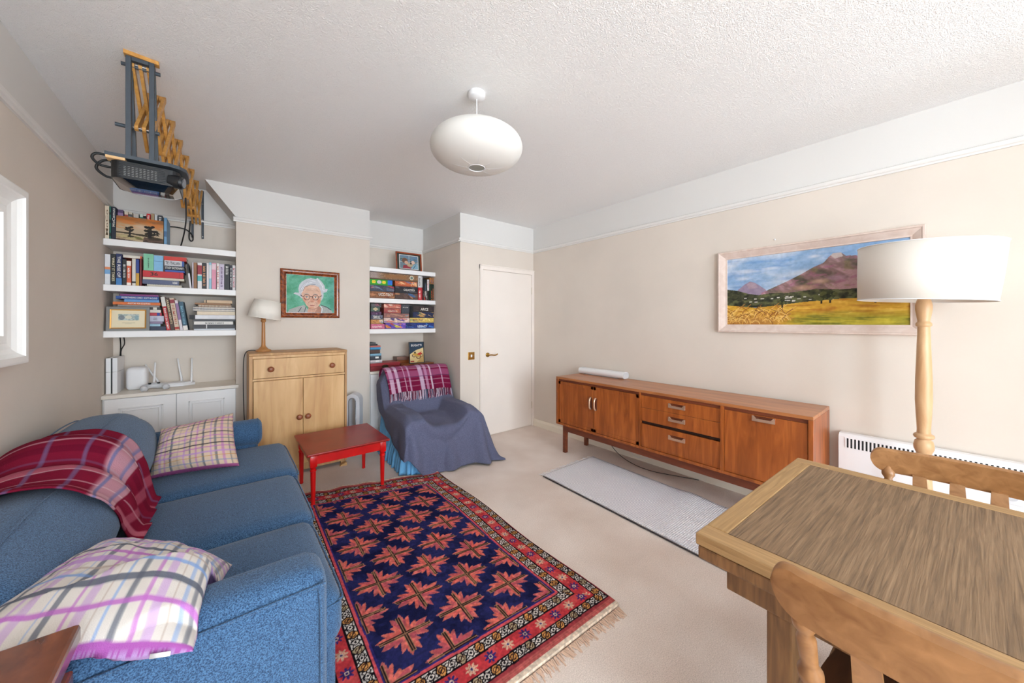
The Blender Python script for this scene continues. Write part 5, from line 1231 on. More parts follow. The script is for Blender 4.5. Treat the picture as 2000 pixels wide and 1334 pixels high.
flat('thin cream sketchbook directly under the red dictionary', -.504, -.258, 1.7005, 1.720, 4.11, .2, (214, 204, 184), P2)
flat('fat red dictionary with black numerals on the middle left shelf', -.504, -.262, 1.7205, 1.772, Y, .2, (196, 30, 40), P2, title='36', tc=(30, 10, 12), tspan=(.18, .36), bands=((.90, .905, (30, 10, 12)),))
flat('thin bright blue booklet on the red dictionary', -.376, -.255, 1.7725, 1.789, 4.11, .18, (50, 90, 170), P2)
flat('black dictionary with white capitals above the thin blue booklet', -.378, -.256, 1.7895, 1.823, Y, .18, (26, 30, 46), P2, title='STUDY DICTIONARY', tspan=(.04, .95))
flat('dark dictionary with white title band and blue top in the language pile', -.378, -.258, 1.8235, 1.868, Y, .18, (44, 84, 156), P2, bands=((0, .88, (206, 206, 210)),), title='TE ITALIAN', tc=(30, 34, 44), tspan=(.05, .8))
flat('red book on top of the language pile', -.382, -.244, 1.8685, 1.902, Y, .18, (206, 50, 38), P2)
def booklet(label, x0, x1, z0, z1, y0, c, title):
    t = thing('booklet', label, 'book', (x0, y0, z0), 0, P2); w, h = x1 - x0, z1 - z0
    bm = NB(); box(bm, 0, w, 0, .002, 0, h); box(bm, 0, w, .014, .016, 0, h); box(bm, 0, .002, .002, .014, 0, h); obj('cover', bm, cover(c), t, world=False); obj('pages', B(.002, w - .002, .002, .014, .002, h - .002), M_PAPER, t, world=False)
    if title: ltr(title, M_BLACK_INK, t, (w * .56, -.0006, h * .15), (0, 0, 1), (-1, 0, 0), h * .6, w * .14)
    else: obj('spine_band', B(0, w, -.0006, 0, h * .62, h * .64), ink((70, 110, 160)), t, world=False)
booklet('mint green booklet standing on the red dictionary', -.500, -.443, 1.7725, 1.908, 4.108, (126, 196, 160), '~10')
booklet('sky blue booklet standing on the red dictionary', -.441, -.387, 1.7725, 1.900, 4.108, (128, 184, 222), None)
U2('thin black book leaning beside the language pile', -.222, -.210, 1.856, (24, 22, 26), lean=-.10, bands=((.0, .6, (226, 222, 226)),))
for l, x0, x1, z1, c, k in (
    ('thin white-lilac book left of the brown one, middle left shelf', -.207, -.199, 1.868, (214, 206, 222), {}),
    ('brown kraft book on the middle left shelf', -.198, -.177, 1.866, (150, 104, 66), {}),
    ('white book with red and teal blocks on the middle left shelf', -.173, -.144, 1.869, (226, 222, 222), dict(bands=((.3, .5, (90, 180, 180)), (.55, .9, (160, 60, 70))))),
    ('black paperback with orange and white lettering, middle left shelf', -.143, -.114, 1.869, (28, 26, 30), dict(title='~9', tc=(226, 160, 110))),
    ('thin white paperback left of the pale blue one, middle left shelf', -.113, -.098, 1.872, (226, 218, 220), {}),
    ('pale blue and white paperback on the middle left shelf', -.097, -.080, 1.880, (150, 196, 216), dict(bands=((.4, .9, (214, 220, 226)),))),
    ('pink flowered paperback on the middle left shelf', -.079, -.049, 1.876, (222, 150, 172), dict(bands=((.75, .97, (236, 206, 214)),))),
    ('white paperback with red lettering right of the pink one', -.045, -.028, 1.876, (232, 224, 222), dict(title='~7', tc=(190, 50, 50))),
    ('lilac-white paperback left of the tall black one', -.027, .007, 1.872, (206, 196, 214), dict(title='~15', tc=(96, 60, 110))),
    ('tall black paperback with white script near the right shelf end', .009, .045, 1.876, (26, 26, 30), dict(title='~6', tspan=(.6, .92))),
    ('dark navy slim paperback right of the tall black one', .046, .064, 1.868, (36, 36, 52), dict(title='~11')),
    ('white paperback with red script at the right end of the middle left shelf', .065, .087, 1.870, (226, 222, 222), dict(title='~8', tc=(170, 60, 80)))):
    U2(l, x0, x1, z1, c, **k)

# lowest left shelf
Z = SH_L[2] + .0005
P3 = 'pile of art books behind the framed banknote'
yy = 4.135
for l, x0, x1, z0, z1, c, k in (
    ('navy paperback at the bottom of the pile behind the banknote frame', -.690, -.372, 1.2835, 1.318, (40, 48, 74), {}),
    ('small pale blue book second from the bottom behind the banknote frame', -.680, -.405, 1.3185, 1.339, (158, 196, 214), {}),
    ('thin mauve book above the pale blue one behind the banknote frame', -.685, -.392, 1.3395, 1.357, (150, 130, 160), {}),
    ('thick lilac-grey book in the pile behind the banknote frame', -.690, -.384, 1.3575, 1.405, (196, 196, 214), dict(title='~4', tc=(120, 120, 140), tspan=(.80, .87))),
    ('red book with blue end in the pile behind the banknote frame', -.680, -.397, 1.4055, 1.431, (190, 40, 60), dict(bands=((.9, .96, (50, 70, 160)),))),
    ('white book above the red one behind the banknote frame', -.680, -.402, 1.4315, 1.454, (226, 218, 206), {}),
    ('black book above the white one behind the banknote frame', -.680, -.404, 1.4545, 1.475, (50, 38, 34), dict(bands=((.84, .92, (226, 220, 206)),))),
    ('thin grey book just under the orange art book', -.647, -.410, 1.4755, 1.491, (150, 140, 134), {}),
    ('orange anatomy book near the top of the art pile', -.672, -.405, 1.4915, 1.514, (222, 112, 40), dict(title='ANATOMY FOR SCULPTORS', tspan=(.3, .78))),
    ('light blue book between the orange and the dark blue ones', -.611, -.412, 1.5145, 1.536, (96, 150, 206), {}),
    ('dark blue comics book second from the top of the art pile', -.656, -.414, 1.5365, 1.561, (36, 82, 156), dict(title='UNDERSTANDING COMICS  SCOTT McCLOUD', tspan=(.12, .96))),
    ('purple book on top of the art pile', -.638, -.417, 1.5615, 1.578, (130, 50, 120), dict(bands=((0, .02, (30, 30, 40)),)))):
    flat(l, x0, x1, z0, z1, yy, .22, c, P3, **k)
def U3(l, *a, **k): U1(l, *a, g=G3, **k)
U3('red and white book leaning left beside the art pile', -.366, -.341, 1.562, (196, 30, 40), lean=-.135, bands=((.72, 1, (226, 222, 214)),), title='~11', tspan=(.05, .66), y=4.12)
U3('brown leaning storybook with cream capitals', -.339, -.316, 1.556, (74, 48, 34), lean=-.135, title='ARABIAN NIGHTS', tc=(226, 206, 160), tspan=(.2, .95))
U3('cream leaning book with red patterned spine', -.314, -.285, 1.556, (206, 186, 162), lean=-.135, title='~6', tc=(176, 90, 70), bands=((.03, .1, (170, 60, 50)), (.84, .95, (150, 60, 70))), tspan=(.2, .78))
U3('small white and purple leaning book left of the teal one', -.283, -.264, 1.538, (214, 206, 210), lean=-.135, bands=((.35, .9, (150, 120, 160)),))
U3('teal leaning book with white base, last of the leaning row', -.262, -.233, 1.526, (44, 84, 104), lean=-.13, bands=((0, .16, (226, 222, 216)),), title='~11', tc=(120, 170, 190), tspan=(.22, .85))
P4 = 'pile of sketchbooks at the right end of the lowest left shelf'
for l, x0, x1, z1, c, k in (
    ('thin white folder at the bottom of the sketchbook pile', -.196, .084, 1.296, (210, 214, 222), {}),
    ('black box file second from the bottom of the sketchbook pile', -.203, .086, 1.3315, (52, 50, 54), dict(bands=((.3, .32, (226, 226, 226)),))),
    ('white hardback with small title in the sketchbook pile', -.196, .070, 1.360, (232, 228, 222), dict(title='~17', tc=(60, 56, 56), tspan=(.28, .75))),
    ('charcoal sketchbook above the white hardback', -.203, .086, 1.379, (58, 58, 62), {}),
    ('white ring binder with black edge in the sketchbook pile', -.226, .086, 1.416, (222, 222, 226), dict(bands=((0, .12, (40, 40, 44)),))),
    ('cream sketchbook under the two spiral notebooks', -.177, .085, 1.4495, (222, 206, 180), {}),
    ('blue spiral notebook, lower of the two white-wired ones', -.203, .084, 1.4685, (70, 86, 120), dict(spiral=(226, 226, 232))),
    ('navy spiral notebook, upper of the two white-wired ones', -.203, .084, 1.487, (50, 60, 90), dict(spiral=(230, 230, 236))),
    ('kraft spiral notebook with brown wire', -.170, .058, 1.506, (176, 132, 92), dict(spiral=(150, 96, 60))),
    ('thin brown notebook under the topmost tan one', -.192, .052, 1.522, (150, 108, 70), {}),
    ('tan elastic-band notebook on top of the sketchbook pile', -.130, .063, 1.548, (206, 176, 142), dict(bands=((.06, .09, (40, 30, 26)),)))):
    flat(l, x0, x1, Z, z1, Y + (.012 if 'spiral' not in k else .004), .22, c, P4, cat='notebook' if ('note' in l or 'sketch' in l[:20]) else 'book', name='notebook' if ('note' in l or 'sketch' in l[:20]) else 'book', **k); Z = z1 + .0005
# framed banknote
t = thing('framed_banknote', 'grey and gold framed banknote print on the lowest left shelf', 'picture', (-.700, 4.078, SH_L[2] + .0005), 0, tilt=(-.09, 'X'))
bm = NB(); frame_ring(bm, (0, .02, 0), (1, 0, 0), (0, 0, 1), (0, -1, 0), .236, .190, [(0, 0), (.018, 0), (.018, .018), (.008, .020), (0, .020)]); obj('frame', bm, mat('grey_wood_frame', (128, 128, 126), .5), t, world=False)
bm = NB(); frame_ring(bm, (.019, .02, .019), (1, 0, 0), (0, 0, 1), (0, -1, 0), .198, .152, [(0, 0), (.016, 0), (.014, .008), (0, .009)]); obj('gilt_slip', bm, mat('gilt_slip', (206, 150, 72), .35, metal=.4), t, world=False)
c = Cv(120, 90, (234, 222, 190)); c.rect(.2, .82, .42, .78, (196, 206, 200)); n = fbm(c.X, c.Y, 6, 30, 30); m_ = (c.X > .2) & (c.X < .82) & (c.Y > .42) & (c.Y < .78)
c.put(m_ & (n > .52), (140, 156, 152), .8); c.ell(.3, .58, .09, .14, (120, 128, 136), .8); c.ell(.74, .58, .06, .14, (128, 160, 170), .8); c.ell(.5, .6, .1, .1, (226, 220, 196), .9); c.rect(.32, .7, .27, .29, (130, 120, 100), .6); c.rect(.4, .6, .22, .235, (130, 120, 100), .6)
loc_picture('print', c, (.026, .0115, .026), (1, 0, 0), (0, 0, 1), .184, .138, t, M_PRINT)

# ------------------------------------------------------------------ board games in the right alcove
def artwork(w, h, bgc, pal, seed, n=9):
    c = Cv(w, h, bgc); r = np.random.RandomState(seed)
    for k in range(n):
        q = pal[r.randint(len(pal))]; x, y = r.rand(), r.rand()
        if r.rand() < .5: c.ell(x, y, .03 + .12 * r.rand(), .15 + .4 * r.rand(), q, .85, rot=r.rand() * .6)
        else: c.poly([(x, y), (x + .2 * r.rand(), y + .5 * r.rand()), (x + .25 * r.rand(), y - .5 * r.rand())], q, .85)
    nz = fbm(c.X, c.Y, seed + 3, 24, 6); c.a = np.clip(c.a * (.78 + .44 * nz[..., None]), 0, 1); return c
BG = {'hi': 'board games on the upper row of the right alcove', 'lo': 'board games on the lower row of the right alcove'}
def game(label, x0, x1, z0, z1, c, pal, seed, row, title=None, tc=(238, 234, 224), span=(.3, .85), vspan=(.3, .7), vert=False, y0=4.11, dep=.27, art=True, name='board_game', cat='board game', n=9):
    w, h = x1 - x0 - .001, z1 - z0 - .0008; t = thing(name, label, cat, (x0, y0, z0), 0, BG.get(row, row))
    if vert: obj('lid', B(0, w * .72, 0, dep, 0, h, bev=.001, seg=1), cover(c), t, world=False); obj('tray', B(w * .72, w, .0015, dep - .0015, .0015, h - .0015), cover(tuple(int(v * .8) for v in c)), t, world=False)
    else: obj('lid', B(0, w, 0, dep, h * .14, h, bev=.001, seg=1), cover(c), t, world=False); obj('tray', B(.0015, w - .0015, .0015, dep - .0015, 0, h * .14), cover(tuple(int(v * .8) for v in c)), t, world=False)
    if art:
        cw, ch = (24, 60) if vert else (max(24, int(w * 320)), 26)
        a = artwork(cw, ch, c, pal, seed, n) if not callable(pal) else pal(cw, ch)
        if vert: loc_picture('box_art', a, (.001, -.0005, .001), (1, 0, 0), (0, 0, 1), w * .72 - .002, h - .002, t, M_PRINT)
        else: loc_picture('box_art', a, (.001, -.0005, h * .15), (1, 0, 0), (0, 0, 1), w - .002, h * .84, t, M_PRINT)
    if title:
        if vert: ltr(title, ink(tc), t, (w * .14, -.0012, h * span[1]), (0, 0, -1), (1, 0, 0), h * (span[1] - span[0]), w * .44)
        else: ltr(title, ink(tc), t, (w * span[0], -.0012, h * vspan[0]), (1, 0, 0), (0, 0, 1), w * (span[1] - span[0]), h * (vspan[1] - vspan[0]))
    return t
def castle_art(w, h):
    c = Cv(max(w, 160), 32, (116, 86, 62)); r = np.random.RandomState(3)
    for j in range(5):
        for i in range(30):
            x = (i + .5 * (j % 2)) / 29; g = r.rand(); c.rect(x, x + .028, j * .2 + .02, j * .2 + .17, (int(130 + 50 * g), int(96 + 44 * g), int(64 + 40 * g)))
    c.put(np.clip((.28 - c.X) * 6, 0, 1), (176, 170, 178), .6); c.rect(.30, .75, .2, .75, (150, 104, 62), .8); c.ell(.86, .5, .045, .38, (226, 218, 196)); c.ell(.86, .5, .03, .26, (110, 130, 120)); return c
def green_art(w, h):
    c = Cv(96, 26, (52, 160, 52)); c.rect(.78, 1, 0, 1, (34, 110, 206))
    for x in (.13, .20, .58, .65): c.ell(x, .5, .045, .3, (240, 226, 60)); c.ell(x, .5, .018, .12, (226, 150, 40))
    c.ell(.4, .5, .1, .35, (196, 190, 200)); return c
zz = SH_R[1] + .0005
game('brown box with pale capitals at the left foot of the upper game row', 1.281, 1.565, zz, 1.705, (140, 92, 62), [(170, 110, 70), (120, 60, 50), (190, 130, 90)], 1, 'hi', 'UCC-TECT', span=(.34, .92), vspan=(.42, .8))
game('grey box with red lightning bolt and blue figures on upper game row', 1.281, 1.560, 1.7055, 1.776, (74, 76, 90), [(96, 130, 170), (110, 110, 126), (190, 40, 60), (60, 64, 84)], 12, 'hi', '~8', (150, 150, 156), span=(.06, .38), vspan=(.5, .74))
game('green game box with yellow discs and blue end', 1.281, 1.537, 1.7765, 1.843, (52, 160, 52), green_art, 0, 'hi')
game('long brown box with stone-wall artwork on top of the upper row', 1.281, 1.852, 1.8455, 1.924, (130, 98, 70), castle_art, 0, 'hi')
game('dark brown box with blue swirl under the black galactic one', 1.568, 1.852, zz, 1.702, (92, 70, 62), [(110, 84, 74), (80, 56, 50), (70, 110, 160), (190, 130, 90)], 5, 'hi')
game('black box with spaceship and white capitals on the upper game row', 1.568, 1.852, 1.7025, 1.781, (44, 44, 50), [(60, 60, 68), (90, 90, 98), (36, 36, 42)], 6, 'hi', 'GALACTICA', span=(.36, .86), vspan=(.36, .66))
game('orange box above the black galactic one', 1.568, 1.842, 1.7815, 1.844, (196, 100, 62), [(226, 150, 90), (110, 110, 140), (214, 120, 80), (236, 190, 140)], 7, 'hi')
game('white upright box above the red one on the upper game row', 1.856, 1.915, 1.7825, 1.922, (224, 222, 220), [(190, 188, 188)], 8, 'hi', '~13', (60, 60, 64), span=(.1, .85), vert=True, n=2)
game('red upright box below the white one on the upper game row', 1.856, 1.913, zz, 1.7815, (200, 36, 44), [(226, 90, 90), (170, 20, 30)], 9, 'hi', '~5', span=(.15, .75), vert=True)
game('black upright box with small white mark above the skull-print one', 1.918, 1.974, 1.7475, 1.890, (26, 26, 30), [(90, 100, 120), (40, 40, 46)], 10, 'hi', vert=True, n=4)
game('black box with white skull-like print at the foot of the upper row', 1.918, 1.997, zz, 1.747, (60, 46, 44), [(232, 226, 218), (30, 26, 28), (190, 50, 40), (226, 220, 210)], 11, 'hi', vert=True)
game('slim white box with red stripe on the upper game row', 1.976, 2.004, 1.7475, 1.890, (226, 220, 220), [(200, 40, 70)], 13, 'hi', '~4', (190, 30, 60), vert=True, n=2)
game('slim dark green box left of the two with red capitals', 2.007, 2.026, zz, 1.834, (30, 60, 38), [(40, 80, 50)], 14, 'hi', vert=True, n=2)
game('slim black box with orange capitals, left of the pair of word games', 2.027, 2.046, zz, 1.834, (30, 36, 30), [(120, 160, 70)], 15, 'hi', '~6', (236, 100, 50), span=(.04, .6), vert=True, n=1)
game('slim dark green word game with red letter strip by the alcove wall', 2.048, 2.067, zz, 1.834, (26, 58, 44), [(26, 58, 44)], 16, 'hi', 'SCRABBLE', (240, 120, 60), span=(.04, .74), vert=True, n=1)
game('small orange and brown box lying on top of the slim green ones', 2.008, 2.066, 1.8345, 1.916, (176, 120, 66), [(226, 160, 70), (120, 90, 110), (96, 60, 44)], 17, 'hi')
zz = SH_R[2] + .0005
game('pink box with white capitals at the left foot of the lower row', 1.292, 1.447, zz, 1.334, (206, 110, 142), [(226, 150, 176), (190, 90, 130)], 20, 'lo', 'CODENAMES', span=(.08, .8), vspan=(.32, .62), n=4)
game('tan box with blue badge above the pink one', 1.292, 1.431, 1.3345, 1.385, (196, 140, 84), [(110, 150, 190), (226, 206, 180), (150, 100, 60)], 21, 'lo')
game('grey-black box with bold white capitals on the lower game row', 1.292, 1.425, 1.3855, 1.438, (84, 86, 104), [(120, 122, 140), (60, 60, 76)], 22, 'lo', 'SKULL', span=(.2, .8), vspan=(.2, .8))
game('small purple box above the grey-black one', 1.292, 1.409, 1.4385, 1.475, (92, 62, 92), [(150, 110, 150), (60, 40, 66)], 23, 'lo')
game('green-grey box with cream diamond badge on the lower row', 1.292, 1.393, 1.4755, 1.525, (84, 104, 90), lambda w, h: (lambda c: (c.poly([(.5, .02), (.82, .5), (.5, .98), (.18, .5)], (222, 206, 170)), c.ell(.5, .5, .2, .3, (196, 176, 140)), c)[-1])(Cv(40, 26, (84, 104, 90))), 0, 'lo')
game('dull green box with pink square at the top left of the lower row', 1.292, 1.409, 1.5255, 1.567, (96, 96, 98), [(176, 90, 110), (70, 90, 80), (60, 50, 44)], 25, 'lo')
game('purple box with orange and green creatures at the foot of the lower row', 1.454, 1.699, zz, 1.346, (100, 74, 170), [(226, 140, 50), (220, 200, 60), (80, 50, 150), (150, 110, 200), (206, 80, 50), (90, 160, 80)], 26, 'lo', n=14)
game('pale pink box with purple arch artwork on the lower game row', 1.437, 1.748, 1.3465, 1.406, (214, 186, 176), [(110, 80, 160), (206, 120, 110), (236, 214, 196), (70, 60, 110)], 27, 'lo', n=12)
game('mauve-brown box above the pale pink one', 1.437, 1.741, 1.4065, 1.457, (150, 104, 98), [(120, 150, 156), (176, 124, 104), (196, 150, 120)], 28, 'lo')
game('brick red box below the coral one on the lower row', 1.437, 1.640, 1.4575, 1.517, (168, 84, 80), [(190, 110, 80), (140, 60, 66)], 29, 'lo', '~10', (224, 206, 190), span=(.22, .78), vspan=(.32, .66))
game('coral box at the top of the lower row', 1.437, 1.640, 1.5175, 1.567, (206, 122, 104), [(236, 190, 170), (180, 80, 80), (240, 214, 200)], 30, 'lo')
game('plain charcoal box with small white title on the lower row', 1.643, 1.747, 1.4575, 1.568, (70, 72, 80), [(74, 76, 84)], 31, 'lo', '~6', span=(.18, .8), vspan=(.62, .74), n=1)
game('slim black upright box between the charcoal and dark brown ones', 1.752, 1.785, 1.4095, 1.554, (24, 24, 28), [(40, 40, 46)], 32, 'lo', vert=True, n=2)
game('navy box with bold white capitals at the right foot of lower row', 1.702, 2.066, zz, 1.3485, (40, 60, 130), [(70, 130, 200), (30, 40, 90), (60, 70, 120), (100, 150, 206)], 33, 'lo', 'LEGACY', span=(.40, .74), vspan=(.22, .6))
game('yellow box above the navy one with bold capitals', 1.752, 2.066, 1.349, 1.409, (214, 186, 100), [(150, 160, 110), (236, 214, 140), (60, 70, 90), (226, 200, 120)], 34, 'lo', '~6', (150, 50, 50), span=(.12, .5), vspan=(.45, .82))
game('dark blue box with gold lettering blob under the dark brown one', 1.788, 2.066, 1.4095, 1.480, (44, 52, 84), [(206, 160, 90), (226, 180, 120), (60, 110, 90), (40, 46, 76)], 35, 'lo', n=12)
game('dark brown box with thin white capitals at the top right of lower row', 1.788, 2.066, 1.4805, 1.555, (62, 52, 52), [(74, 62, 62), (80, 64, 58)], 36, 'lo', 'ARCS', span=(.36, .72), vspan=(.26, .68))
# things on the right cupboard
ZK = .8005
t = thing('attache_box', 'flat red box with dark metal clasp on the right alcove cupboard', 'box', (1.285, 4.11, ZK)); 
obj('tray', B(0, .345, 0, .24, 0, .05, bev=.003), cover((128, 24, 34)), t, world=False); obj('lid', B(0, .345, 0, .24, .0505, .086, bev=.004), cover((156, 30, 42)), t, world=False)
bm = NB(); tube(bm, [(.165 + .034 * math.cos(a), -.006, .045 + .016 * math.sin(a)) for a in np.linspace(0, 2 * PI, 25)], .005, 8); box(bm, .14, .19, -.008, -.001, .036, .054, bev=.002); obj('clasp', bm, mat('dark_bronze', (84, 70, 52), .35, metal=.9), t, world=False)
z = ZK + .0865
for l, x1, h, c, cat, nm in (('white card box with black print resting on the red box', 1.421, .037, (206, 196, 200), 'box', 'card_box'), ('charcoal game box with white label, lower part of small stack', 1.412, .045, (56, 60, 70), 'box', 'card_box'), ('pale blue slim box in the small stack', 1.412, .028, (130, 180, 206), 'box', 'card_box'), ('brown leather case in the small stack beside the chimney', 1.398, .044, (84, 56, 44), 'case', 'leather_case'), ('cyan slim box above the brown leather case', 1.404, .028, (50, 150, 200), 'box', 'card_box'), ('coral slim box above the cyan one', 1.404, .018, (206, 110, 100), 'box', 'card_box'), ('black flat tin near the top of the small stack', 1.369, .02, (40, 42, 46), 'tin', 'flat_tin'), ('small grey tin on top of the small stack', 1.349, .018, (90, 92, 96), 'tin', 'flat_tin')):
    t = thing(nm, l, cat, (1.287, 4.12, z), 0, 'small stack on the red box'); w = x1 - 1.287
    obj('lid', B(0, w, 0, .15, h * .35, h - .0006, bev=.002), cover(c), t, world=False); obj('base', B(.001, w - .001, .001, .149, 0, h * .35), cover(tuple(int(v * .75) for v in c)), t, world=False)
    if 'label' in l or 'print' in l: obj('paper_label', B(w * .45, w * .75, -.0008, 0, h * .4, h * .85), M_WHITE_INK, t, world=False)
    z += h
WB = wood('inlaid_walnut_box', (110, 54, 26), (168, 96, 48), (1, 6, 6), .3, coat=.3, nscale=5)
t = thing('games_case', 'flat inlaid wooden games case under the motor-racing poster', 'box', (1.655, 4.10, ZK)); obj('lower_half', B(0, .405, 0, .165, 0, .024, bev=.002), WB, t, world=False); obj('upper_half', B(0, .405, 0, .165, .0245, .05, bev=.003), WB, t, world=False)
t = thing('wooden_box', 'small brown wooden box behind the inlaid games case', 'box', (1.655, 4.272, ZK)); obj('body', B(0, .15, 0, .13, 0, .085, bev=.002), WB, t, world=False); obj('lid', B(-.002, .152, -.002, .132, .0855, .128, bev=.003), wood('greyish_walnut_lid', (104, 74, 64), (140, 106, 92), (1, 6, 6), .35, nscale=5), t, world=False)
def race():
    c = Cv(90, 118, (222, 196, 140)); c.poly([(0, 1), (1, 1), (1, .72), (.45, .6), (0, .38)], (44, 66, 88)); c.poly([(0, .42), (.45, .62), (1, .74), (1, .5), (.4, .3), (0, .18)], (228, 204, 150)); c.poly([(.45, 0), (1, .4), (1, 0)], (196, 160, 100))
    for q in ((.3, .36, .11, .07), (.62, .28, .13, .08), (.85, .36, .08, .06)): c.ring(*q, .28, (120, 84, 56)); c.ell(q[0], q[1], q[2] * .5, q[3] * .5, (196, 176, 130))
    c.poly([(.2, .4), (.35, .52), (.5, .45), (.8, .36), (.6, .28)], (206, 160, 70)); c.poly([(.5, .42), (.88, .56), (.8, .48), (.95, .46), (.7, .36)], (190, 50, 40)); c.ell(.38, .5, .07, .05, (70, 60, 50)); c.rect(.05, .3, .05, .1, (176, 40, 36)); return c
t = thing('racing_poster', 'small framed vintage motor-racing poster standing on the games case', 'poster', (1.758, 4.135, ZK + .0505), 0, tilt=(-.10, 'X'))
bm = NB(); frame_ring(bm, (0, .014, 0), (1, 0, 0), (0, 0, 1), (0, -1, 0), .196, .262, [(0, 0), (.014, 0), (.014, .007), (.006, .009), (0, .009)]); obj('frame', bm, mat('dark_grey_frame', (60, 62, 64), .4), t, world=False)
loc_picture('print', race(), (.008, .0075, .008), (1, 0, 0), (0, 0, 1), .18, .246, t, M_PRINT)
ltr('BUGATTI', M_WHITE_INK, t, (.03, .0066, .208), (1, 0, 0), (0, 0, 1), .135, .026)
# framed photo on the upper right shelf
def hug():
    c = Cv(100, 74, (110, 130, 140)); X, Y = c.X, c.Y; n = fbm(X, Y, 4, 6, 14); c.put((Y > .55) & (n > .5), (96, 130, 160)); c.put((Y > .5) & (Y < .75) & (n < .45), (70, 96, 90)); c.rect(.5, .52, .4, 1, (206, 206, 206)); c.rect(0, 1, .48, .52, (214, 210, 206), .7)
    c.ell(.28, .6, .15, .2, (110, 80, 64)); c.ell(.36, .46, .1, .12, (206, 164, 140)); c.poly([(.15, 0), (.2, .25), (.4, .28), (.6, .1), (.6, 0)], (150, 56, 66)); c.ell(.55, .3, .16, .14, (190, 166, 130), .9); c.ell(.72, .5, .1, .13, (214, 184, 170)); c.poly([(.6, 0), (.72, .3), (.95, .45), (1, .3), (1, 0)], (130, 170, 190)); c.line([(.72, .05), (.85, .3)], .02, (40, 60, 80), 1, 1.3); c.ell(.6, .42, .05, .08, (70, 66, 66)); return c
t = thing('framed_photo', 'framed photo of two people embracing on the upper right shelf', 'picture', (1.603, 4.155, SH_R[0] + .0005), 0, tilt=(-.10, 'X'))
bm = NB(); frame_ring(bm, (0, .018, 0), (1, 0, 0), (0, 0, 1), (0, -1, 0), .325, .228, [(0, 0), (.017, 0), (.018, .010), (.010, .016), (0, .016)]); obj('frame', bm, wood('cherry_frame', (120, 44, 20), (178, 82, 40), (2, 2, 2), .3, nscale=6), t, world=False)
obj('mount', B(.015, .31, .011, .016, .015, .213), mat('dark_green_mount', (44, 54, 46), .8), t, world=False)
loc_picture('photo_print', hug(), (.045, .0104, .030), (1, 0, 0), (0, 0, 1), .235, .165, t, M_PRINT)
bm = NB(); frame_ring(bm, (.041, .011, .026), (1, 0, 0), (0, 0, 1), (0, -1, 0), .243, .173, [(0, 0), (.0012, 0), (.0012, .006), (0, .006)]); obj('white_border', bm, M_WHITE_INK, t, world=False)

# ------------------------------------------------------------------ electronics on the left cupboard
ZK = .7955
t = thing('game_console', 'white game console standing upright beside the left wall', 'console', (-.703, 4.10, ZK))
for x0, x1 in ((0, .0265), (.0345, .061)):
    for z0, z1 in ((0, .168), (.1695, .277)): obj('shell', B(x0, x1, 0, .25, z0, z1, bev=.002), M_WPLAST, t, world=False)
obj('groove', B(.0265, .0345, .003, .247, .002, .275), M_BLACK, t, world=False)
t = thing('smart_speaker', 'white rounded loudspeaker beside the upright game console', 'speaker', (-.552, 4.26, ZK))
softbox(bm := NB(), -.061, .061, -.06, .06, 0, .185, .028, 8); obj('body', bm, M_WPLAST, t, smooth=True, world=False); obj('top_plate', B(-.035, .035, -.035, .035, .1852, .1862), mat('pale_grey_plastic', (222, 223, 226), .5), t, world=False)
t = thing('game_controller', 'pale grey game controller lying in front of the loudspeaker', 'controller', (-.442, 4.135, ZK), .28)
M_PAD = mat('pale_grey_pad', (206, 208, 212), .45)
bm = NB(); pts = catmull([(-.066, -.045, .018), (-.06, -.01, .026), (-.03, .012, .032), (0, .014, .032), (.03, .012, .032), (.06, -.01, .026), (.066, -.045, .018)], 6); tube(bm, pts, .022, 14, rf=lambda q: .82 + .22 * abs(2 * q - 1)); 
obj('body', bm, M_PAD, t, smooth=True, world=False)
for x in (-.026, .026): bm = NB(); cyl(bm, (x, -.004, .048), (x, -.004, .060), .008, .010, 16); obj('thumbstick', bm, M_BLACK, t, world=False)
obj('touchpad', B(-.018, .018, .012, .034, .050, .0545, bev=.002), M_PAD, t, world=False)
t = thing('wifi_router', 'flat white router with four upright antennas on the left cupboard', 'router', (-.33, 4.28, ZK))
bm = NB(); P = [(-.135, -.045), (-.10, -.075), (.06, -.075), (.135, -.03), (.13, .07), (-.12, .07)]; prism(bm, P, .002, .022, 'XY'); prism(bm, [(x * .8, y * .8) for x, y in P], .022, .030, 'XY'); obj('body', bm, M_WPLAST, t, world=False)
for (xb, yb_, zb), (xt, yt, zt) in (((-.455, 4.25, .835), (-.446, 4.24, 1.012)), ((-.442, 4.345, .835), (-.518, 4.345, .99)), ((-.290, 4.35, .835), (-.316, 4.35, 1.03)), ((-.222, 4.31, .820), (-.219, 4.31, 1.03))):
    bm = NB(); tube(bm, [(xb, yb_, zb - .015), (xb * .97 + xt * .03, yb_, zb + .01), ((xb + xt) / 2, (yb_ + yt) / 2, (zb + zt) / 2), (xt, yt, zt)], .0085, 8, rf=lambda q: 1.15 - .45 * q); obj('antenna', bm, M_WPLAST, t, smooth=True)
for l, x0, x1 in (('left one of two black cables dropping behind the game console', -.672, -.668), ('right one of two black cables dropping behind the game console', -.650, -.664)):
    bm = NB(); tube(bm, catmull([(x0, 4.385, 1.232), (x0 + .004, 4.385, 1.17), (x1, 4.383, 1.12), (x1 - .002, 4.38, 1.06), (x1, 4.375, .9)], 6), .004, 6); tag(obj('hanging_cable', bm, M_CABLE), l, 'cable', 'cables behind the game console')

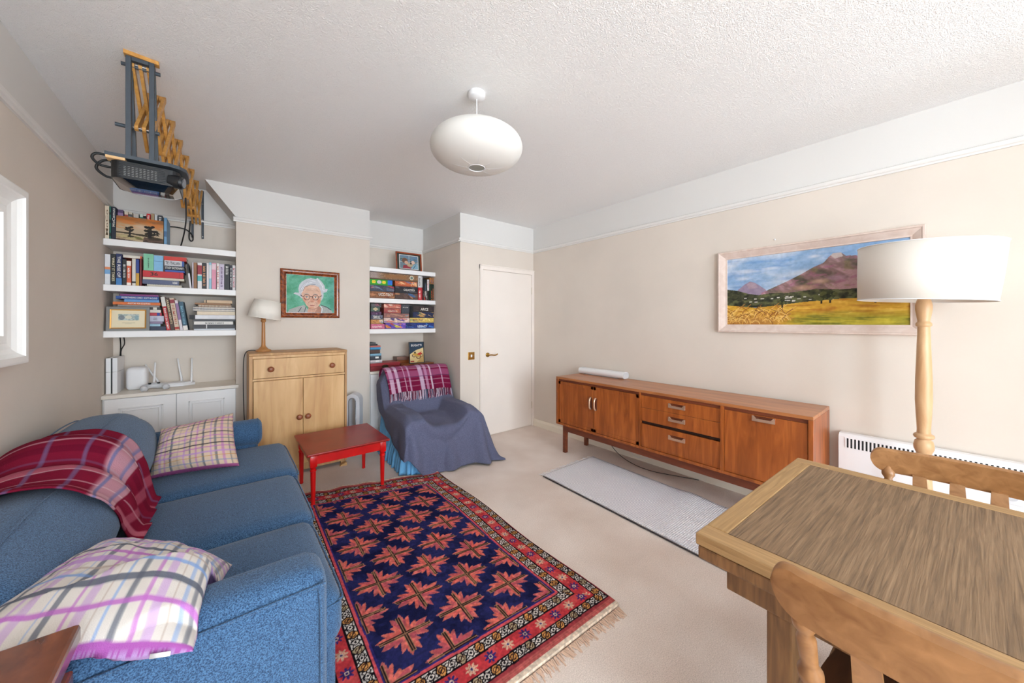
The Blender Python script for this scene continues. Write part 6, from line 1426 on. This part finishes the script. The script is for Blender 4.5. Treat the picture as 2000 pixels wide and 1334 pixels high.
# ------------------------------------------------------------------ extending projector arm
def axx(y): return -.298 + (y - 2.38) * .0575
t = thing('scissor_arm', 'extending wooden scissor arm reaching from alcove wall to projector', 'bracket', (-.18, 4.38, 2.3))
for x in (axx(4.38) - .035, axx(4.38) + .035):
    bm = NB(); box(bm, x - .008, x + .008, 4.375, YLA - .001, 2.13, 2.572, bev=.002); s = obj('wall_strip', bm, M_SLATE_PAINT, t)
    for z in (2.145, 2.30, 2.45, 2.56):
        bm = NB(); cyl(bm, (x, 4.372, z), (x, 4.376, z), .004, n=10); obj('screw', bm, M_STEEL, s)
ny = 7; ys = np.linspace(2.41, 4.352, ny + 1); zt, zb = 2.555, 2.262
ME = {}
for k in range(ny):
    for da, (za, zb_) in ((-.0325, (zt, zb)), (-.0195, (zb, zt)), (-.0065, (zt, zb)), (.0065, (zb, zt)), (.0195, (zt, zb)), (.0325, (zb, zt))):
        y0, y1 = ys[k], ys[k + 1]; p0, p1 = Vector((axx(y0) + da, y0, za)), Vector((axx(y1) + da, y1, zb_)); d = p1 - p0; L = d.length + .026
        if 'slat' not in ME:
            bm = NB(); P = [(math.copysign(L / 2 - .015, c_) + .015 * math.cos(a), .015 * math.sin(a)) for c_, A_ in ((1, np.linspace(-PI / 2, PI / 2, 7)), (-1, np.linspace(PI / 2, 3 * PI / 2, 7))) for a in A_]
            prism(bm, P, -.0062, .0062, 'XZ'); bmesh.ops.recalc_face_normals(bm, faces=bm.faces); ME['slat'] = bpy.data.meshes.new('slat'); bm.to_mesh(ME['slat']); bm.free(); ME['slat'].materials.append(M_SLAT)
        o = bpy.data.objects.new('slat', ME['slat']); COL.objects.link(o); o.parent = t
        ex = d.normalized(); ey = Vector((1, 0, 0)); ey = (ey - ex * ey.dot(ex)).normalized(); ez = ex.cross(ey); M_ = Matrix((ex, ey, ez)).transposed().to_4x4(); M_.translation = (p0 + p1) / 2
        o.matrix_local = MW[t.name].inverted() @ M_
for k in range(ny + 1):
    for z in (zt, zb):
        bm = NB(); x = axx(ys[k]); cyl(bm, (x - .034, ys[k], z), (x + .034, ys[k], z), .004, n=10); obj('pivot_pin', bm, M_STEEL, t)
for k in range(ny):
    y = (ys[k] + ys[k + 1]) / 2; bm = NB(); x = axx(y); cyl(bm, (x - .033, y, (zt + zb) / 2), (x + .033, y, (zt + zb) / 2), .004, n=10); obj('pivot_pin', bm, M_STEEL, t)
# hanger frame
t = thing('projector_hanger', 'slate grey wooden hanger frame holding the projector below the ceiling', 'hanger', (-.30, 2.42, 2.10))
cp = obj('ceiling_plate', prism(NB(), [(-.352, 2.36), (-.238, 2.375), (-.238, 2.405), (-.352, 2.40)], 2.572, ZC - .001, 'XY'), M_SLAT, t)
for x in (-.338, -.262):
    obj('upright', B(x - .009, x + .009, 2.372, 2.398, 2.108, 2.572, bev=.002), M_SLATE_PAINT, t)
    bm = NB(); d0, d1 = Vector((x, 2.435, 2.55)), Vector((x, 2.53, 2.108)); prism(bm, [(2.405, 2.572), (2.43, 2.572), (2.545, 2.108), (2.52, 2.108)], x - .008, x + .008, 'YZ'); obj('brace', bm, M_SLATE_PAINT, t)
obj('top_rail', B(-.328, -.272, 2.374, 2.396, 2.555, 2.572), M_SLATE_PAINT, t)
for z, y, xa, xb in ((2.545, 2.41, -.366, -.236), (2.262, 2.42, -.386, -.240)):
    bm = NB(); cyl(bm, (xa, y, z), (xb, y, z), .0085, n=14); obj('dowel', bm, M_SLATE_PAINT, t, smooth=True, auto=40)
bm = NB(); P = [(-.408, 2.355), (-.20, 2.350), (-.165, 2.365), (-.142, 2.40), (-.138, 2.46), (-.142, 2.58), (-.16, 2.61), (-.39, 2.61), (-.408, 2.59)]; prism(bm, P, 2.092, 2.108, 'XY'); obj('shelf_board', bm, M_SLATE_PAINT, t)
obj('birch_spacer', B(-.405, -.345, 2.352, 2.40, 2.080, 2.0915), wood('birch_ply', (206, 164, 112), (228, 190, 140), (1, 8, 8), .5, nscale=4), t)
# projector
t = thing('projector', 'black projector with mirror-glossy underside slung below the hanger board', 'projector', (-.27, 2.48, 1.985))
bm = NB(); X0, X1, Y0p, Y1p = -.395, -.165, 2.362, 2.60
R_ = .035; rp = lambda x0, x1, y0, y1, r: [(cx + r * math.cos(a), cy + r * math.sin(a)) for cx, cy, a0 in ((x1 - r, y1 - r, 0), (x0 + r, y1 - r, PI / 2), (x0 + r, y0 + r, PI), (x1 - r, y0 + r, 3 * PI / 2)) for a in np.linspace(a0, a0 + PI / 2, 6)]
prism(bm, rp(X0, X1, Y0p, Y1p, R_), 2.004, 2.080, 'XY'); obj('casing', bm, M_BLACK, t)
bm = NB(); A = rp(X0 + .004, X1 - .004, Y0p + .004, Y1p - .004, R_); C_ = rp(X0 + .05, X1 - .03, Y0p + .06, Y1p - .05, .03)
va = [bm.verts.new((x, y, 2.004)) for x, y in A]; vc = [bm.verts.new((x, y, 1.982)) for x, y in C_]; n = len(va)
for i in range(n): bm.faces.new((va[i], va[(i + 1) % n], vc[(i + 1) % n], vc[i]))
bm.faces.new(va[::-1]); bm.faces.new(vc); o = obj('underside', bm, mat('mirror_gloss_black', (150, 150, 152), .04, metal=1.0), t); o['label'] = 'mirror-like curved underside'
bm = NB()
for k in range(9): z = 2.012 + .0078 * k; box(bm, X0 + .03, X1 - .05, Y0p - .0035, Y0p + .001, z, z + .0035)
tag(obj('grille_rib', bm, mat('grille_black', (34, 35, 38), .35), t), kind='stuff')
bm = NB(); r2 = np.random.RandomState(1)
for i in range(9):
    for j in range(6): x = X0 + .045 + .0125 * i; z = 2.0165 + .0078 * j + (.0012 * (i % 2)); box(bm, x, x + .007, Y0p - .0042, Y0p - .003, z, z + .0012)
tag(obj('grille_highlight', bm, mat('slot_highlight', (190, 190, 186), .5), t), kind='stuff')  # pale bars colour highlights onto the black grille
bm = NB(); cyl(bm, (-.20, 2.385, 2.035), (-.160, 2.372, 2.030), .031, n=28); cyl(bm, (-.160, 2.372, 2.030), (-.150, 2.369, 2.029), .029, .026, 28); o = obj('lens_barrel', bm, M_BLACK, t, smooth=True, auto=40)
bm = NB(); cyl(bm, (-.150, 2.369, 2.029), (-.149, 2.3687, 2.0289), .022, n=24); obj('lens_glass', bm, mat('lens_glass', (40, 46, 60), .03, coat=1.0), o)
for pts in ([(X0 + .01, 2.42, 2.058), (-.43, 2.42, 2.06), (-.455, 2.42, 2.085), (-.445, 2.42, 2.108), (-.41, 2.43, 2.112), (-.37, 2.46, 2.106)], [(X0 + .006, 2.44, 2.016), (-.42, 2.44, 2.02), (-.447, 2.44, 2.05), (-.43, 2.44, 2.085), (-.40, 2.45, 2.098), (-.36, 2.48, 2.10)]):
    bm = NB(); tube(bm, catmull(pts, 8), .0055, 8); obj('cable', bm, M_CABLE, t, smooth=True)
bm = NB(); tube(bm, catmull([(-.20, 3.3, 2.20), (-.215, 3.6, 2.16), (-.235, 3.9, 2.16), (-.265, 4.2, 2.12), (-.30, 4.37, 2.03), (-.33, 4.385, 2.0)], 10), .005, 8); tag(obj('projector_cable', bm, M_CABLE), 'black cable hanging from the scissor arm to the upper shelf', 'cable', 'projector cables')
bm = NB(); tube(bm, catmull([(-.37, 4.36, 2.20), (-.32, 4.36, 2.202), (-.26, 4.36, 2.19), (-.222, 4.355, 2.15), (-.214, 4.35, 2.105), (-.228, 4.35, 2.09), (-.240, 4.35, 2.12), (-.236, 4.35, 2.20), (-.232, 4.34, 2.27)], 10), .005, 8); tag(obj('projector_cable', bm, M_CABLE), 'black cable looping from the books to the wall end of the scissor arm', 'cable', 'projector cables')
